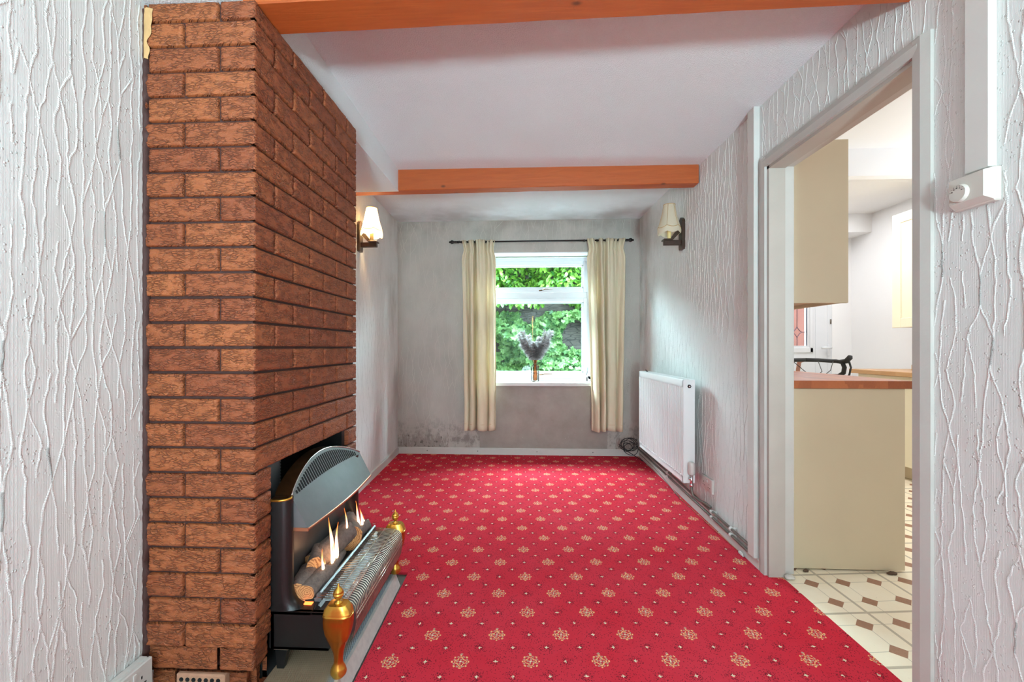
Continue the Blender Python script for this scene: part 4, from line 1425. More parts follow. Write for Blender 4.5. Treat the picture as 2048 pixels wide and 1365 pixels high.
def curtain(x0t, x1t, x0b, x1b, zb, label, seed, nf):
    t_ = thing('curtain', label, 'curtain', ((x0t + x1t) / 2, RY, zb), None)
    w = MB(); U, V = 150, 46
    r_ = random.Random(seed)
    ph = [r_.uniform(0, 6) for _ in range(6)]
    rows = []
    for j in range(V + 1):
        v = j / V
        z = RZ - .012 + (zb - RZ + .012) * v
        if j == 0: z = RZ + .012
        row = []
        for i in range(U + 1):
            u = i / U
            e0 = x0t + (x0b - x0t) * min(1, v * 1.15) ** .8 ; e1 = x1t + (x1b - x1t) * min(1, v * 1.1) ** .8
            # pinch below the heading tape
            pin = math.exp(-((v - .035) / .03) ** 2)
            c = (e0 + e1) / 2; hw = (e1 - e0) / 2 * (1 - .13 * pin)
            warpu = u + .055 * math.sin(2 * PI * u * 1.5 + ph[0] + v * .8) + .012 * math.sin(2 * PI * 3.3 * u + ph[1])
            A = .060 * (.45 + .55 * min(1, v * 1.6)) * (.75 + .4 * math.sin(2 * PI * u * 1.1 + ph[2]))
            f = math.sin(2 * PI * nf * warpu + ph[3] + .5 * math.sin(v * 2.2 + ph[4]))
            f = math.copysign(abs(f) ** .75, f)
            fine = .012 * math.sin(2 * PI * nf * 2.6 * u + ph[5]) * max(0, 1 - v * 3.2)
            y = RY - .012 + A * f + fine + .002 * noise.noise(Vector((u * 12, v * 9, seed)))
            x = c + (2 * u - 1) * hw + .010 * math.cos(2 * PI * nf * warpu + ph[3]) * v + .004 * noise.noise(Vector((u * 5, v * 5, seed + 4)))
            zz = z + (.006 * math.sin(u * 9 + ph[1]) if j == V else 0)
            row.append((x, y, zz))
        rows.append(row)
    w.sheet(rows, 0, True)
    o = w.build('drape', M['curtain'], t_)
    md = o.modifiers.new('thickness', 'SOLIDIFY'); md.thickness = .003
    # stitched heading tape and hem
    w = MB()
    for jj, dz in ((1, .0),):
        rr = [(p[0], p[1] - .0028, p[2] + dz) for p in rows[jj]]
        rr2 = [(p[0], p[1] - .0028, p[2] + dz - .0035) for p in rows[jj]]
        w.sheet([rr, rr2], 0, True)
    hm = [rows[V - 1], rows[V]]
    hh = [(p[0], p[1] - .003, zb + .062) for p in rows[V]]
    w.build('heading_stitching', M['trim'], t_); w = MB()
    w.sheet([hh, [(p[0], p[1], p[2] - .0022) for p in hh]], 0, True)
    w.build('hem_stitching', M['trim'], t_)
    return t_
curtain(-.570, -.235, -.535, -.225, .265, 'cream cotton curtain hanging left of the garden window', 5, 3.4)
curtain(.640, 1.015, .700, .975, .268, 'cream cotton curtain hanging right of the garden window', 11, 3.6)

# sill objects
bt = thing('glass_bottle', 'amber glass bottle holding dried pampas on the window sill', 'bottle', (.155, 4.28, .724))
w = MB()
w.lathe([(.036, .0), (.040, .004), (.041, .02), (.0405, .075), (.037, .079), (.037, .083), (.041, .087), (.041, .150), (.038, .160), (.024, .172), (.016, .178), (.0145, .190), (.0145, .235), (.017, .238), (.017, .246), (.0145, .247)],
        (.155, 4.28, .724), 8, smooth=False, cap=False)
w.add([(.155 + .036 * math.cos(2 * PI * k / 8), 4.28 + .036 * math.sin(2 * PI * k / 8), .7245) for k in range(8)], [tuple(range(8))])
w.build('bottle_body', M['clear'], bt)
w = MB()
w.lathe([(.0165, .180), (.0165, .246), (.018, .248)], (.155, 4.28, .724), 16, cap=False)
w.lathe([(.004, .01), (.0245, .02), (.025, .06), (.02, .075), (.0215, .085), (.0225, .16), (.012, .175)], (.155, 4.28, .724), 12)
w.build('amber_core', M['amber'], bt)
pp = thing('pampas_bunch', 'bunch of dried grey pampas plumes standing in the amber bottle', 'dried flowers', (.155, 4.28, .97))
w = MB(); rp = random.Random(21)
stems = MB()
plumes = [(-.165, .245, .02), (-.125, .265, -.05), (-.07, .23, .03), (-.01, .16, -.06), (.05, .21, .04), (.105, .27, -.04), (.160, .275, .02), (.07, .14, -.05), (-.07, .14, .05), (.135, .17, .03), (-.125, .15, .03), (.02, .12, -.05)]
for dx, dz, dy in plumes:
    P0 = Vector((.155, 4.28, .80)); P1 = Vector((.155 + dx * .25, 4.28 + dy * .3, .99)); P2 = Vector((.155 + dx, 4.28 + dy, .96 + dz))
    P3 = P2 + Vector((dx * .1, 0, -.015))
    pts = []
    for i in range(15):
        t = i / 14
        pts.append(P0 * (1 - t) ** 3 + Vector((.155, 4.28, .94)) * 3 * t * (1 - t) ** 2 + P1 * 3 * t * t * (1 - t) + P2 * t ** 3)
    stems.tube(pts, [.0016 + .0006 * (1 - i / 14) for i in range(15)], 5)
    for k in range(1500):
        t = rp.uniform(.42, 1.0)
        i = min(13, int(t * 14)); c = pts[i].lerp(pts[i + 1], t * 14 - i) if i < 14 else pts[14]
        d = (pts[min(14, i + 1)] - pts[max(0, i - 1)]).normalized()
        a = Vector((rp.gauss(0, 1), rp.gauss(0, 1), rp.gauss(0, 1))); a = (a - d * a.dot(d)).normalized()
        L = rp.uniform(.022, .052) * (1.25 - .6 * abs(t - .75))
        dirn = (a * .8 + d * .75 + Vector((0, 0, -.25))).normalized()
        mid = c + dirn * L * .55; end = c + dirn * L + Vector((0, 0, -.3 * L))
        s = dirn.cross(Vector((rp.random(), rp.random(), rp.random()))).normalized() * rp.uniform(.0007, .0015)
        w.add([c - s * .4, c + s * .4, mid + s, end, mid - s], [(0, 1, 2, 3, 4)], 0, False, rp.random())
o = w.build('plume', M['pampas'], pp)
stems.tube([(.15, 4.28, .95), (.13, 4.27, 1.16), (.128, 4.27, 1.36)], .0022, 5)
for k in range(60):
    z = rp.uniform(1.24, 1.38); a = rp.uniform(0, 2 * PI)
    stems.tube([(.128, 4.27, z), (.128 + .008 * math.cos(a), 4.27 + .008 * math.sin(a), z + .012)], .0016, 3)
stems.build('stem', M['trim'], pp)
df = thing('reed_diffuser', 'small clear reed diffuser at the right end of the sill', 'diffuser', (.660, 4.27, .724))
w = MB(); w.lathe([(.024, 0), (.027, .004), (.027, .035), (.020, .048), (.010, .054), (.010, .068), (.012, .069)], (.660, 4.27, .724), 14, cap=False)
w.add([(.660 + .024 * math.cos(2 * PI * k / 14), 4.27 + .024 * math.sin(2 * PI * k / 14), .7245) for k in range(14)], [tuple(range(14))])
w.build('bottle_body', M['upvc'], df)
w = MB()
for a, b in (((.655, 4.27, .735), (.635, 4.28, .90)), ((.662, 4.27, .735), (.682, 4.265, .875)), ((.664, 4.27, .735), (.675, 4.27, .87))):
    w.tube([a, b], .0018, 5)
w.build('reed', M['dark_wood'], df)
w = MB(); w.box(.662, .672, 4.236, 4.243, .735, .775); w.build('tag', M['iron'], df)

# ================================================================== WALL LAMPS
def wall_lamp(wx, y, z, sgn, lit, label):
    t = thing('wall_lamp', label, 'wall lamp', (wx, y, z), 'wall lamps')
    w = MB()
    w.prism([(y - .028, z - .095), (y + .028, z - .095), (y + .034, z - .08), (y + .034, z + .10), (y + .026, z + .118), (y, z + .135), (y - .026, z + .118), (y - .034, z + .10), (y - .034, z - .08)], 'x', wx, wx + sgn * .022)
    w.build('back_plate', M['dark_wood'], t)
    w = MB()
    ax = wx + sgn * .022
    w.box(ax, ax + sgn * .118, y - .016, y + .016, z - .062, z - .028, bev=.003)
    w.box(ax + sgn * .060, ax + sgn * .125, y - .030, y + .030, z - .030, z - .020, bev=.002)
    w.prism([(ax, z + .055), (ax, z + .030), (ax + sgn * .03, z - .0), (ax + sgn * .058, z - .028), (ax + sgn * .078, z - .028), (ax + sgn * .052, z + .012), (ax + sgn * .022, z + .05)], 'y', y - .010, y + .010)
    w.build('arm', M['dark_wood'], t)
    cx = wx + sgn * .100
    w = MB(); w.tube([(cx, y, z - .020), (cx, y, z + .060)], .013, 14); w.build('candle_tube', M['candle'], t)
    w = MB(); w.lathe([(.004, .06), (.012, .068), (.017, .085), (.016, .10), (.010, .118), (.002, .128)], (cx, y, z), 12)
    w.build('bulb', M['bulb'] if lit else M['bulb_off'], t)
    w = MB()
    scal = lambda tt, zz: -.012 * abs(math.sin(tt * 3)) * max(0, 1 - (zz - .072) / .03) if zz < .10 else 0
    w.lathe([(.077, .066), (.072, .082), (.062, .110), (.054, .14), (.047, .175), (.041, .21), (.039, .225)], (cx, y, z), 36, cap=False, wob=scal)
    sh = w.build('lamp_shade', M['shade'], t)
    w = MB()   # scalloped fringe
    w.lathe([(.077, .066), (.080, .050), (.079, .034), (.076, .026)], (cx, y, z), 72, cap=False, wob=lambda tt, zz: -.012 * abs(math.sin(tt * 3)) + (.002 * math.sin(tt * 36) if zz < .03 else 0))
    w.build('fringe', M['shade'], sh)
    w = MB()
    for r, zz, k in ((.0395, .226, 0), (.0775, .066, 1)):
        w.tube([(cx + r * math.cos(a), y + r * math.sin(a), z + zz - (.012 * abs(math.sin(a * 3)) if k else 0)) for a in [2 * PI * q / 48 for q in range(48)]], .0022, 5, closed=True)
    for q in range(6):
        a = PI / 3 * q
        w.tube([(cx + r * math.cos(a), y + r * math.sin(a), z + zz) for r, zz in [(.0775, .066), (.0625, .110), (.0475, .175), (.0395, .225)]], .0013, 4)
    w.build('braid', M['trim'], sh)
    if lit:
        l = bpy.data.lights.new('lamp_bulb_light', 'POINT'); l.energy = 5; l.color = (1.0, .68, .34); l.shadow_soft_size = .02
        lo = bpy.data.objects.new('lamp_bulb_light', l); lo.parent = t; lo.location = (sgn * .100, 0, .14); COL.objects.link(lo)
    return t
wall_lamp(LX(3.07), 3.07, 1.872, 1, True, 'lit wall lamp with cream shade glowing beside the brick chimney')
wall_lamp(RX(3.08), 3.08, 1.865, -1, False, 'unlit wall lamp with cream shade on the right wall above the radiator')

# ================================================================== RADIATOR AND PIPES
rad = thing('radiator', 'white ribbed panel radiator on the right wall by the curtain', 'radiator', (1.08, 3.24, .20))
RA0, RA1, RXF, RXB, RZ0, RZ1 = 2.750, 3.745, 1.041, 1.112, .205, .865
w = MB()
w.box(RXF + .016, RXB, RA0, RA1, RZ0, RZ1 - .012, bev=.004)
w.box(RXF, RXF + .018, RA0, RA1, RZ1 - .052, RZ1 - .002, bev=.003).box(RXF, RXF + .010, RA0, RA1, RZ0, RZ0 + .045, bev=.003)
w.box(RXF, RXF + .010, RA0, RA0 + .012, RZ0, RZ1 - .003).box(RXF, RXF + .010, RA1 - .02, RA1, RZ0, RZ1 - .003)
nr = 28
for i in range(nr):
    y = RA0 + .026 + (RA1 - RA0 - .055) * i / (nr - 1)
    w.prism([(RXF + .018, y - .0125), (RXF + .002, y - .0085), (RXF, y - .005), (RXF, y + .005), (RXF + .002, y + .0085), (RXF + .018, y + .0125)], 'z', RZ0 + .03, RZ1 - .04)
w.build('panel', M['rad'], rad)
w = MB()
w.box(RXF + .002, RXB + .002, RA0 - .004, RA0, RZ0, RZ1, bev=.001)
w.build('end_panel', M['rad'], rad)
w = MB(); w.box(RXF + .002, RXB + .002, RA1, RA1 + .004, RZ0, RZ1, bev=.001)
w.build('end_panel', M['rad'], rad)
w = MB()
w.box(RXF + .002, RXF + .012, RA0, RA1, RZ1 - .006, RZ1).box(RXB - .008, RXB + .002, RA0, RA1, RZ1 - .006, RZ1)
for i in range(44):
    y = RA0 + .01 + (RA1 - RA0 - .02) * i / 43
    w.box(RXF + .008, RXB - .004, y - .006, y + .006, RZ1 - .007, RZ1 - .002)
w.build('top_grille', M['rad'], rad)
w = MB()
w.tube([(1.078, RA0 - .010, .822), (1.078, RA0 - .0035, .822)], .012, 6)
o = w.build('bleed_plug', M['iron'], rad)
w = MB(); w.tube([(1.078, RA0 - .012, .822), (1.078, RA0 - .009, .822)], .006, 10); w.build('plug_centre', M['chrome'], o)
for y in (2.98, 3.52):
    w = MB(); w.box(RXB, RX(y), y - .02, y + .02, .35, .80)
    w.build('wall_bracket', M['rad'], rad)
w = MB(); w.tube([(1.09, RA1 - .08, .862), (1.09, RA1 - .03, .876)], .006, 8); w.build('air_vent_key', M['iron'], rad)
val = MB()
vx, vy = 1.085, 2.728
val.lathe([(.012, .0), (.020, .004), (.0215, .03), (.0205, .055), (.0215, .058), (.020, .075), (.012, .083), (.002, .084)], (vx, vy, .262), 20)
v_ = val.build('thermostatic_valve', M['plastic'], rad)
w = MB()
w.tube([(vx, vy, .262), (vx, vy, .19)], .009, 12).tube([(vx, vy, .240), (vx, RA0, .240)], .009, 12).tube([(vx - .016, vy, .238), (vx + .002, vy, .238)], .008, 6)
w.tube([(vx, vy, .205), (vx, vy, .190)], .012, 6)
w.build('valve_body', M['chrome'], v_)

PIPEX = 1.135
def pipe(z_far, z_near, x, label):
    t = thing('heating_pipe', label, 'pipe', (x, 3.1, z_far))
    w = MB(); w.tube([(x + RX(4.1) - 1.16, 4.16, z_far), (x + .006, 2.9, z_far * .5 + z_near * .5), (x, 2.155, z_near)], .0075, 10)
    w.build('tube', M['pipe'], t)
    for y in (3.32, 2.56, 2.33):
        z = z_near + (z_far - z_near) * (y - 2.155) / 2.0
        w = MB(); w.tube([(x + .002, y - .008, z), (x + .002, y + .008, z)], .0125, 12); w.box(x, RX(y), y - .010, y + .010, z - .012, z + .006, bev=.002)
        w.build('pipe_clip', M['plastic'], t)
    return t
pipe(.112, .090, PIPEX, 'upper of the two heating pipes along the right skirting')
pipe(.082, .056, PIPEX, 'lower of the two heating pipes along the right skirting')
w = MB()
w.tube([(vx, vy, .19), (vx, vy - .002, .165), (vx + .004, vy - .012, .135), (vx + .03, vy - .05, .118), (vx + .040, vy - .10, .122), (PIPEX, vy - .155, .117)], .0085, 10)
tag(w.build('valve_tail_pipe', M['pipe'], loc=(vx, vy, .10)), 'short bent pipe dropping from the radiator valve to the skirting pipes', 'pipe')

# cables
w = MB(); rc = random.Random(5)
c = Vector((1.035, 4.05, .13))
for k in range(6):
    pts = []; R = .042 + rc.uniform(0, .036); ox, oz = rc.uniform(-.03, .02), rc.uniform(-.02, .03); tl = rc.uniform(-.5, .5)
    for i in range(40):
        a = 2 * PI * i / 40
        pts.append((c.x + ox + R * math.cos(a), c.y + .018 * math.sin(a * 2 + k) + tl * .03 * math.sin(a), max(.012, c.z + oz + R * .85 * math.sin(a))))
    w.tube(pts, .0032, 6, closed=True)
w.tube([(.93, 4.03, .16), (1.0, 4.02, .10), (1.07, 3.98, .06), (1.10, 3.85, .05)], .004, 6)
tag(w.build('cable_coil', M['cable'], loc=(1.035, 4.05, .01)), 'tangled coil of black cable behind the radiator in the corner', 'cable')
w = MB()
w.tube([(1.10, 3.95, .09), (1.118, 3.6, .07), (1.120, 3.35, .048), (1.122, 3.1, .020), (1.128, 3.02, .008)], .003, 6)
tag(w.build('phone_cable', M['pipe'], loc=(1.12, 3.5, .01)), 'thin grey cable sagging along the skirting under the radiator', 'cable')
w = MB()
w.tube([(1.128, 3.02, .006), (1.134, 2.8, .004), (1.136, 2.5, .005), (1.138, 2.27, .008), (1.136, 2.235, .012)], .0018, 6)
w.tube([(1.124, 3.025, .012), (1.130, 3.0, .004)], .005, 8)
tag(w.build('copper_wire', M['copper'], loc=(1.13, 2.6, .003)), 'thin coppery wire lying along the right edge of the carpet', 'wire')
w = MB(); w.tube([(1.137, 2.245, .010), (1.134, 2.215, .012)], .0075, 8).tube([(1.134, 2.215, .012), (1.133, 2.200, .008)], .004, 8)
tag(w.build('wire_connector', M['plastic'], loc=(1.136, 2.23, .004)), 'small white connector at the end of the copper wire', 'connector')

# ================================================================== KITCHEN
KX = 3.65; KY = 4.83
w = MB(); w.box(KX, KX + .1, -1.0, KY + .1, -.02, 2.6)
struct(w.build('wall_right', M['white_wall']), 'far white kitchen wall')
w = MB()
D0, D1, DT = 2.62, 3.44, 2.06
w.box(1.275, D0, KY, KY + .12, -.02, 2.6).box(D1, KX, KY, KY + .12, -.02, 2.6).box(D0, D1, KY, KY + .12, DT, 2.6)
struct(w.build('wall_back', M['white_wall']), 'white end wall of the kitchen')
w = MB(); w.box(1.275, 1.30, 4.22, KY, -.02, 2.6)
w.build('wall_left', M['white_wall']); struct(bpy.data.objects['wall_left.001'], 'kitchen side wall')
w = MB(); w.box(1.275, 1.8, -1.1, -1.0, -.02, 2.45).box(3.2, KX, -1.1, -1.0, -.02, 2.45).box(1.8, 3.2, -1.1, -1.0, -.02, .95).box(1.8, 3.2, -1.1, -1.0, 2.05, 2.45)
struct(w.build('wall_rear', M['white_wall']))
w = MB(); w.box(1.275, KX, -1.0, 2.86, 2.34, 2.5)
w.box(1.275, KX, 2.86, KY, 2.46, 2.56)
struct(w.build('ceiling', M['white_wall']), 'white kitchen ceiling')
w = MB(); w.box(1.277, KX, 2.80, 2.86, 2.165, 2.46)
struct(w.build('trim_5', M['white_wall']), 'white dropped beam across the kitchen ceiling')
w = MB(); w.box(3.05, KX, 4.56, KY, 2.27, 2.46)
struct(w.build('trim_6', M['white_wall']), 'white boxing in the far kitchen corner')

bc = thing('base_cabinet', 'cream base cabinet end panel just inside the kitchen doorway', 'cabinet', (1.55, 3.2, 0))
w = MB(); w.box(1.279, 1.836, 2.104, 2.122, .004, .872, bev=.001)
w.build('end_panel', M['cream'], bc)
w = MB(); w.box(1.279, 1.816, 2.122, 4.2, .10, .872); w.box(1.279, 1.76, 2.122, 4.2, 0, .10)
w.build('carcass', M['cream'], bc)
for k in range(4):
    y0 = 2.13 + k * .515
    w = MB(); w.box(1.816, 1.834, y0, y0 + .508, .11, .868, bev=.002); d = w.build('door', M['cream_door'], bc)
    w = MB(); w.tube([(1.834, y0 + .45, .62), (1.858, y0 + .45, .63), (1.858, y0 + .45, .74), (1.834, y0 + .45, .75)], .005, 8); w.build('handle', M['chrome'], d)
wt = thing('worktop', 'orange-brown butcher block worktop on the cabinet by the doorway', 'worktop', (1.57, 3.2, .873))
w = MB(); w.box(1.278, 1.863, 2.094, 4.22, .873, .911, bev=.002); w.build('board', M['block'], wt)
w = MB()
w.prism([(1.279, .911), (1.312, .911), (1.312, .945), (1.306, .955), (1.298, .958), (1.279, .958)], 'y', 2.097, 4.2)
w.build('upstand', M['block'], wt)
wc = thing('wall_cabinet', 'cream wall cabinet mounted above the near worktop', 'cabinet', (1.43, 3.0, 1.285))
w = MB()
w.box(1.279, 1.577, 2.106, 2.124, 1.285, 2.072, bev=.001).box(1.279, 1.295, 2.124, 3.6, 1.30, 2.07).box(1.295, 1.557, 2.124, 3.6, 1.302, 1.318).box(1.295, 1.557, 2.124, 3.6, 2.05, 2.072)
w.box(1.30, 1.556, 3.582, 3.6, 1.285, 2.072)
w.build('carcass', M['cream'], wc)
w = MB(); w.box(1.535, 1.557, 2.124, 3.6, 1.285, 1.302); w.build('light_rail', M['cream'], wc)
for k in range(3):
    y0 = 2.13 + k * .49
    w = MB(); w.box(1.557, 1.576, y0, y0 + .484, 1.288, 2.070, bev=.002); w.build('door', M['cream_door'], wc)

# right-hand run
bc2 = thing('base_cabinet', 'cream base cabinets under the pale worktop on the far kitchen wall', 'cabinet', (3.4, 3.0, 0))
w = MB(); w.box(3.12, 3.648, 1.0, 4.04, .10, .836); w.box(3.17, 3.648, 1.0, 4.03, 0, .10)
w.build('carcass', M['cream'], bc2)
for k in range(5):
    y0 = 1.01 + k * .605
    w = MB(); w.box(3.101, 3.12, y0, y0 + .598, .11, .832, bev=.002); w.build('door', M['cream_door'], bc2)
w = MB(); w.box(3.05, 3.648, .98, 4.07, .836, .874, bev=.003)
tag(w.build('worktop', M['block2'], loc=(3.35, 2.5, .836)), 'pale oak worktop along the far kitchen wall', 'worktop')
wc2 = thing('wall_cabinet', 'ivory shaker wall cabinet on the far kitchen wall', 'cabinet', (3.5, 3.3, 1.245))
w = MB(); w.box(3.35, 3.648, 2.36, 3.945, 1.248, 2.245); w.build('carcass', M['cream'], wc2)
for y0, y1 in ((3.41, 3.945), (2.87, 3.405), (2.36, 2.865)):
    w = MB()
    w.box(3.338, 3.35, y0, y1, 1.245, 2.247)
    f = .082
    w.box(3.330, 3.338, y0, y0 + f, 1.245, 2.247, bev=.002).box(3.330, 3.338, y1 - f, y1, 1.245, 2.247, bev=.002)
    w.box(3.330, 3.338, y0 + f, y1 - f, 1.245, 1.245 + f, bev=.002).box(3.330, 3.338, y0 + f, y1 - f, 2.247 - f, 2.247, bev=.002)
    w.build('door', M['cream_door'], wc2)
w = MB(); w.box(3.33, 3.60, 3.70, 3.76, .874, .924, bev=.003)
tag(w.build('timber_offcut', M['block2'], loc=(3.46, 3.73, .874)), 'small pale timber block standing on the far worktop', 'timber')

# kitchen back door
kd = bpy.data.objects.new('door_2', None); kd.location = (3.03, KY, 0); COL.objects.link(kd); struct(kd, 'white upvc kitchen back door with leaded glass')
w = MB()
w.box(D0, D0 + .05, KY - .005, KY + .065, 0, DT, bev=.003).box(D1 - .05, D1, KY - .005, KY + .065, 0, DT, bev=.003).box(D0, D1, KY - .005, KY + .065, DT - .05, DT, bev=.003)
w.build('door_frame', M['upvc'], kd)
w = MB()
g0, g1, gz0, gz1 = 2.945, 3.180, 1.09, 1.84
L0, L1 = D0 + .052, D1 - .030
w.box(L0, g0, KY + .0, KY + .05, .01, DT - .055).box(g1, L1, KY + .0, KY + .05, .01, DT - .055)
w.box(g0, g1, KY + .0, KY + .05, .01, gz0).box(g0, g1, KY + .0, KY + .05, gz1, DT - .055)
w.box(g0 - .055, g0 - .02, KY - .012, KY, gz0 - .075, gz1 + .055, bev=.005).box(g1 + .02, g1 + .055, KY - .012, KY, gz0 - .075, gz1 + .055, bev=.005)
w.box(g0 - .055, g1 + .055, KY - .012, KY, gz0 - .078, gz0 - .02, bev=.005).box(g0 - .055, g1 + .055, KY - .012, KY, gz1 + .02, gz1 + .06, bev=.005)
w.box(3.262, 3.266, KY - .006, KY, .05, DT - .06)
leaf = w.build('door_leaf', M['upvc'], kd)
w = MB(); w.box(g0, g1, KY + .02, KY + .026, gz0, gz1); w.build('leaded_glass', M['textured_glass'], leaf)
w = MB()
lc, lz = (3.078), 1.240
y = KY + .017
for px in (lc,):
    w.tube([(px, y, lz + .062), (px, y, gz1)], .003, 6).tube([(px, y, gz0), (px, y, lz - .062)], .003, 6)
w.tube([(lc + .052, y, lz), (g1, y, lz)], .003, 6).tube([(g0, y, lz), (lc - .052, y, lz)], .003, 6)
pts = []
for (ax, az), (bx, bz) in zip([(0, .062), (.052, 0), (0, -.062), (-.052, 0)], [(.052, 0), (0, -.062), (-.052, 0), (0, .062)]):
    for i in range(8):
        t = i / 8
        mx, mz = (ax + bx) * .5 * .62, (az + bz) * .5 * .62
        pts.append((lc + ax * (1 - t) ** 2 + 2 * mx * t * (1 - t) + bx * t * t, y, lz + az * (1 - t) ** 2 + 2 * mz * t * (1 - t) + bz * t * t))
w.tube(pts, .003, 6, closed=True)
w.tube([(g1 - .004, y, gz0), (g1 - .004, y, gz1)], .003, 6)
w.build('lead_came', M['lead'], leaf)
w = MB()
w.box(3.385, 3.415, KY - .014, KY + .0, .975, 1.10, bev=.005); w.tube([(3.40, KY - .014, 1.067), (3.40, KY - .045, 1.067), (3.34, KY - .05, 1.067), (3.305, KY - .045, 1.065)], [.012, .012, .014, .012], 10)
w.build('door_handle', M['upvc'], leaf)
w = MB(); w.tube([(3.420, KY - .012, 1.33), (3.420, KY - .012, 1.38)], .007, 8); w.build('hinge', M['pipe'], kd)

# bicycle leaning in the aisle
bk = thing('bicycle', 'road bicycle with black drop handlebars parked behind the worktop', 'bicycle', (2.09, 3.6, 0))
def BP(a, b, z): # a: along frame (y), b: lateral (x)
    return (2.106 + b, a + .27, z - .022 if z > .5 else z)
for yy in (2.86, 3.86):
    w = MB(); w.tube([BP(yy + .325 * math.cos(t), 0, .34 + .325 * math.sin(t)) for t in [2 * PI * i / 40 for i in range(40)]], .0125, 8, closed=True)
    wh = w.build('tyre', M['tyre'], bk)
    w = MB(); w.tube([BP(yy + .305 * math.cos(t), 0, .34 + .305 * math.sin(t)) for t in [2 * PI * i / 40 for i in range(40)]], .010, 6, closed=True)
    for i in range(20):
        t = 2 * PI * i / 20; w.tube([BP(yy, .02 * (-1) ** i, .34), BP(yy + .3 * math.cos(t), 0, .34 + .3 * math.sin(t))], .001, 4)
    w.tube([BP(yy, -.04, .34), BP(yy, .04, .34)], .014, 8)
    w.build('wheel_rim', M['chrome'], wh)
w = MB()
HT, HB = BP(3.04, 0, .90), BP(2.99, 0, .74); BBk = BP(3.45, 0, .27); ST = BP(3.56, 0, .80)
w.tube([HT, HB], .018, 10).tube([HB, BBk], .016, 10).tube([BP(3.03, 0, .86), ST], .014, 10).tube([BBk, ST], .015, 10)
for s in (-1, 1):
    w.tube([BBk, BP(3.86, s * .05, .34)], .009, 8).tube([ST, BP(3.86, s * .05, .34)], .007, 8).tube([HB, BP(2.95, s * .05, .66), BP(2.86, s * .05, .34)], .010, 8)
w.build('bicycle_frame', M['frame_paint'], bk)
w = MB(); w.tube([ST, BP(3.60, 0, .93)], .012, 8); w.build('seat_post', M['chrome'], bk)
w = MB(); w.tube([BP(3.47, 0, .95), BP(3.52, 0, .955), BP(3.62, 0, .955), BP(3.72, 0, .96)], [.018, .025, .055, .06], 10)
w.build('saddle', M['black'], bk)
w = MB(); w.tube([HT, BP(3.02, 0, .985), BP(2.96, 0, 1.0)], .014, 8); w.build('stem', M['pink'], bk)
w = MB()
hb = []
for s in (1, -1):
    pts = [BP(2.96, 0, 1.0), BP(2.96, s * .10, .998), BP(2.955, s * .19, .992), BP(2.93, s * .205, .992), BP(2.88, s * .21, .985), BP(2.86, s * .21, .95), BP(2.875, s * .215, .91), BP(2.92, s * .215, .885), BP(2.99, s * .215, .88)]
    w.tube(pts, .0145, 10)
hbar = w.build('handlebar', M['bar_tape'], bk)
for s in (1, -1):
    w = MB()
    w.tube([BP(2.90, s * .21, .988), BP(2.85, s * .215, .995), BP(2.825, s * .22, 1.02), BP(2.82, s * .22, 1.035)], [.016, .018, .018, .012], 10)
    w.tube([BP(2.835, s * .22, 1.0), BP(2.82, s * .225, .95), BP(2.835, s * .225, .90), BP(2.86, s * .225, .87)], [.007, .006, .006, .005], 8)
    w.build('brake_hood', M['bar_tape'], hbar)
w = MB()
w.tube([BP(2.90, .16, .99), BP(2.84, .10, .93), BP(2.90, .04, .84), BP(3.0, .02, .78)], .0025, 5).tube([BP(2.90, -.12, .99), BP(2.84, -.05, .90), BP(2.92, .0, .82)], .0025, 5)
w.tube([BP(2.92, .07, .99), BP(2.86, .055, .92), BP(2.92, .02, .85)], .0025, 5)
w.build('brake_cable', M['cable'], hbar)
# small debris by the cabinet foot
rd = random.Random(9)
for (x, y, sx, lab) in ((1.365, 2.085, .016, 'small tan chip of debris by the left foot of the cream end panel'), (1.755, 2.080, .030, 'brown woody scrap on the vinyl by the right foot of the cream end panel')):
    w = MB(); w.lathe([(.004, 0), (sx * .7, .003), (sx * .75, .008), (sx * .3, .014), (.001, .015)], (x, y, -.004), 10, sx=1.1, sy=.45, wob=lambda t, z: .002 * math.sin(t * 4 + 1))
    tag(w.build('debris', M['debris'], loc=(x, y, -.004)), lab, 'debris')

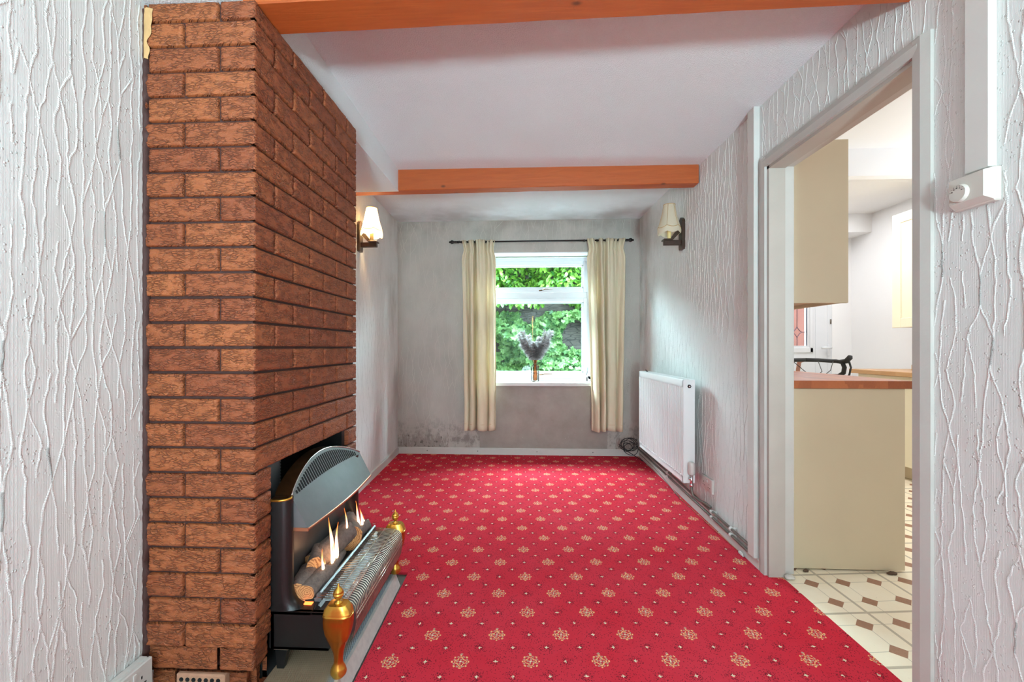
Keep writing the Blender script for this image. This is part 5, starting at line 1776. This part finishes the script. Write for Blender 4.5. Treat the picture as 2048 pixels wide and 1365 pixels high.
# ================================================================== GARDEN
w = MB(); w.box(-6, 9, 4.5, 12, -.3, -.1)
tag(w.build('ground', M['ground']), 'garden paving outside the window', 'ground', kind='structure')
w = MB(); w.box(-4.5, 1.9, 6.15, 6.4, -.1, 2.6)
tag(w.build('garden_wall', M['stone'], loc=(-1, 6.2, -.1)), 'dark stone garden wall behind the ivy outside the window', 'wall')
w = MB(); w.box(2.0, 7, 6.6, 6.8, -.1, 1.72)
tag(w.build('garden_wall', M['red_wall'], loc=(4, 6.7, -.1)), 'reddish brick garden wall seen through the back door glass', 'wall')
def leaves(n, region, size, mat, name, label, seed, lobed, depth, dens=None, stuff=True, yb=6.12):
    r_ = random.Random(seed); w = MB()
    x0, x1, z0, z1 = region
    cnt = 0
    while cnt < n:
        x, z = r_.uniform(x0, x1), r_.uniform(z0, z1)
        dn = noise.noise(Vector((x * 1.7, z * 2.1, seed))) + .5 * noise.noise(Vector((x * 4.5, z * 5, seed + 3)))
        if dens and dn < dens(x, z) : continue
        cnt += 1
        y = yb - depth * max(0.05, min(1, .45 + dn)) * r_.uniform(.35, 1)
        s = size * r_.uniform(.6, 1.25)
        if lobed:
            sh = [(0, 0), (.35, -.12), (.55, .15), (.38, .3), (.5, .62), (.22, .62), (0, 1.0), (-.22, .62), (-.5, .62), (-.38, .3), (-.55, .15), (-.35, -.12)]
        else:
            sh = [(0, 0), (.2, .2), (.27, .5), (.18, .8), (0, 1.05), (-.18, .8), (-.27, .5), (-.2, .2)]
        roll = r_.uniform(-1.1, 1.1) + PI
        R = Matrix.Rotation(r_.gauss(0, .5), 3, 'Z') @ Matrix.Rotation(-.5 + r_.gauss(0, .4), 3, 'X') @ Matrix.Rotation(roll, 3, 'Y')
        vs = []
        for a, b in sh:
            vs.append(Vector((x, y, z)) + R @ Vector((a * s, -abs(a) * s * .25, b * s)))
        vs.append(Vector((x, y, z)) + R @ Vector((0, .04 * s, .45 * s)))
        k = len(sh)
        w.add(vs, [(i, (i + 1) % k, k) for i in range(k)], 0, False, min(1, max(0, r_.gauss(.5, .28))))
    o = w.build(name, mat, loc=((x0 + x1) / 2, 6.1, z0))
    return tag(o, label, 'plant', kind='stuff' if stuff else None)
leaves(9000, (-1.5, 1.75, -.05, 1.58), .070, M['leaf2'], 'ivy', 'pale lobed ivy leaves climbing the stone wall outside the lower pane', 1, True, .38, lambda x, z: -.30 + .26 * max(0, x - .3))
leaves(6500, (-1.5, 1.75, 1.66, 2.75), .080, M['leaf'], 'laurel_hedge', 'bright green hedge leaves outside the top pane', 2, False, .75, lambda x, z: -.45)
w_ = leaves(2600, (2.6, 6.2, -.08, 2.5), .12, M['leaf2'], 'garden_shrub', 'pale green shrub over the brick wall behind the back door', 3, False, .2, lambda x, z: -.3, yb=7.2)
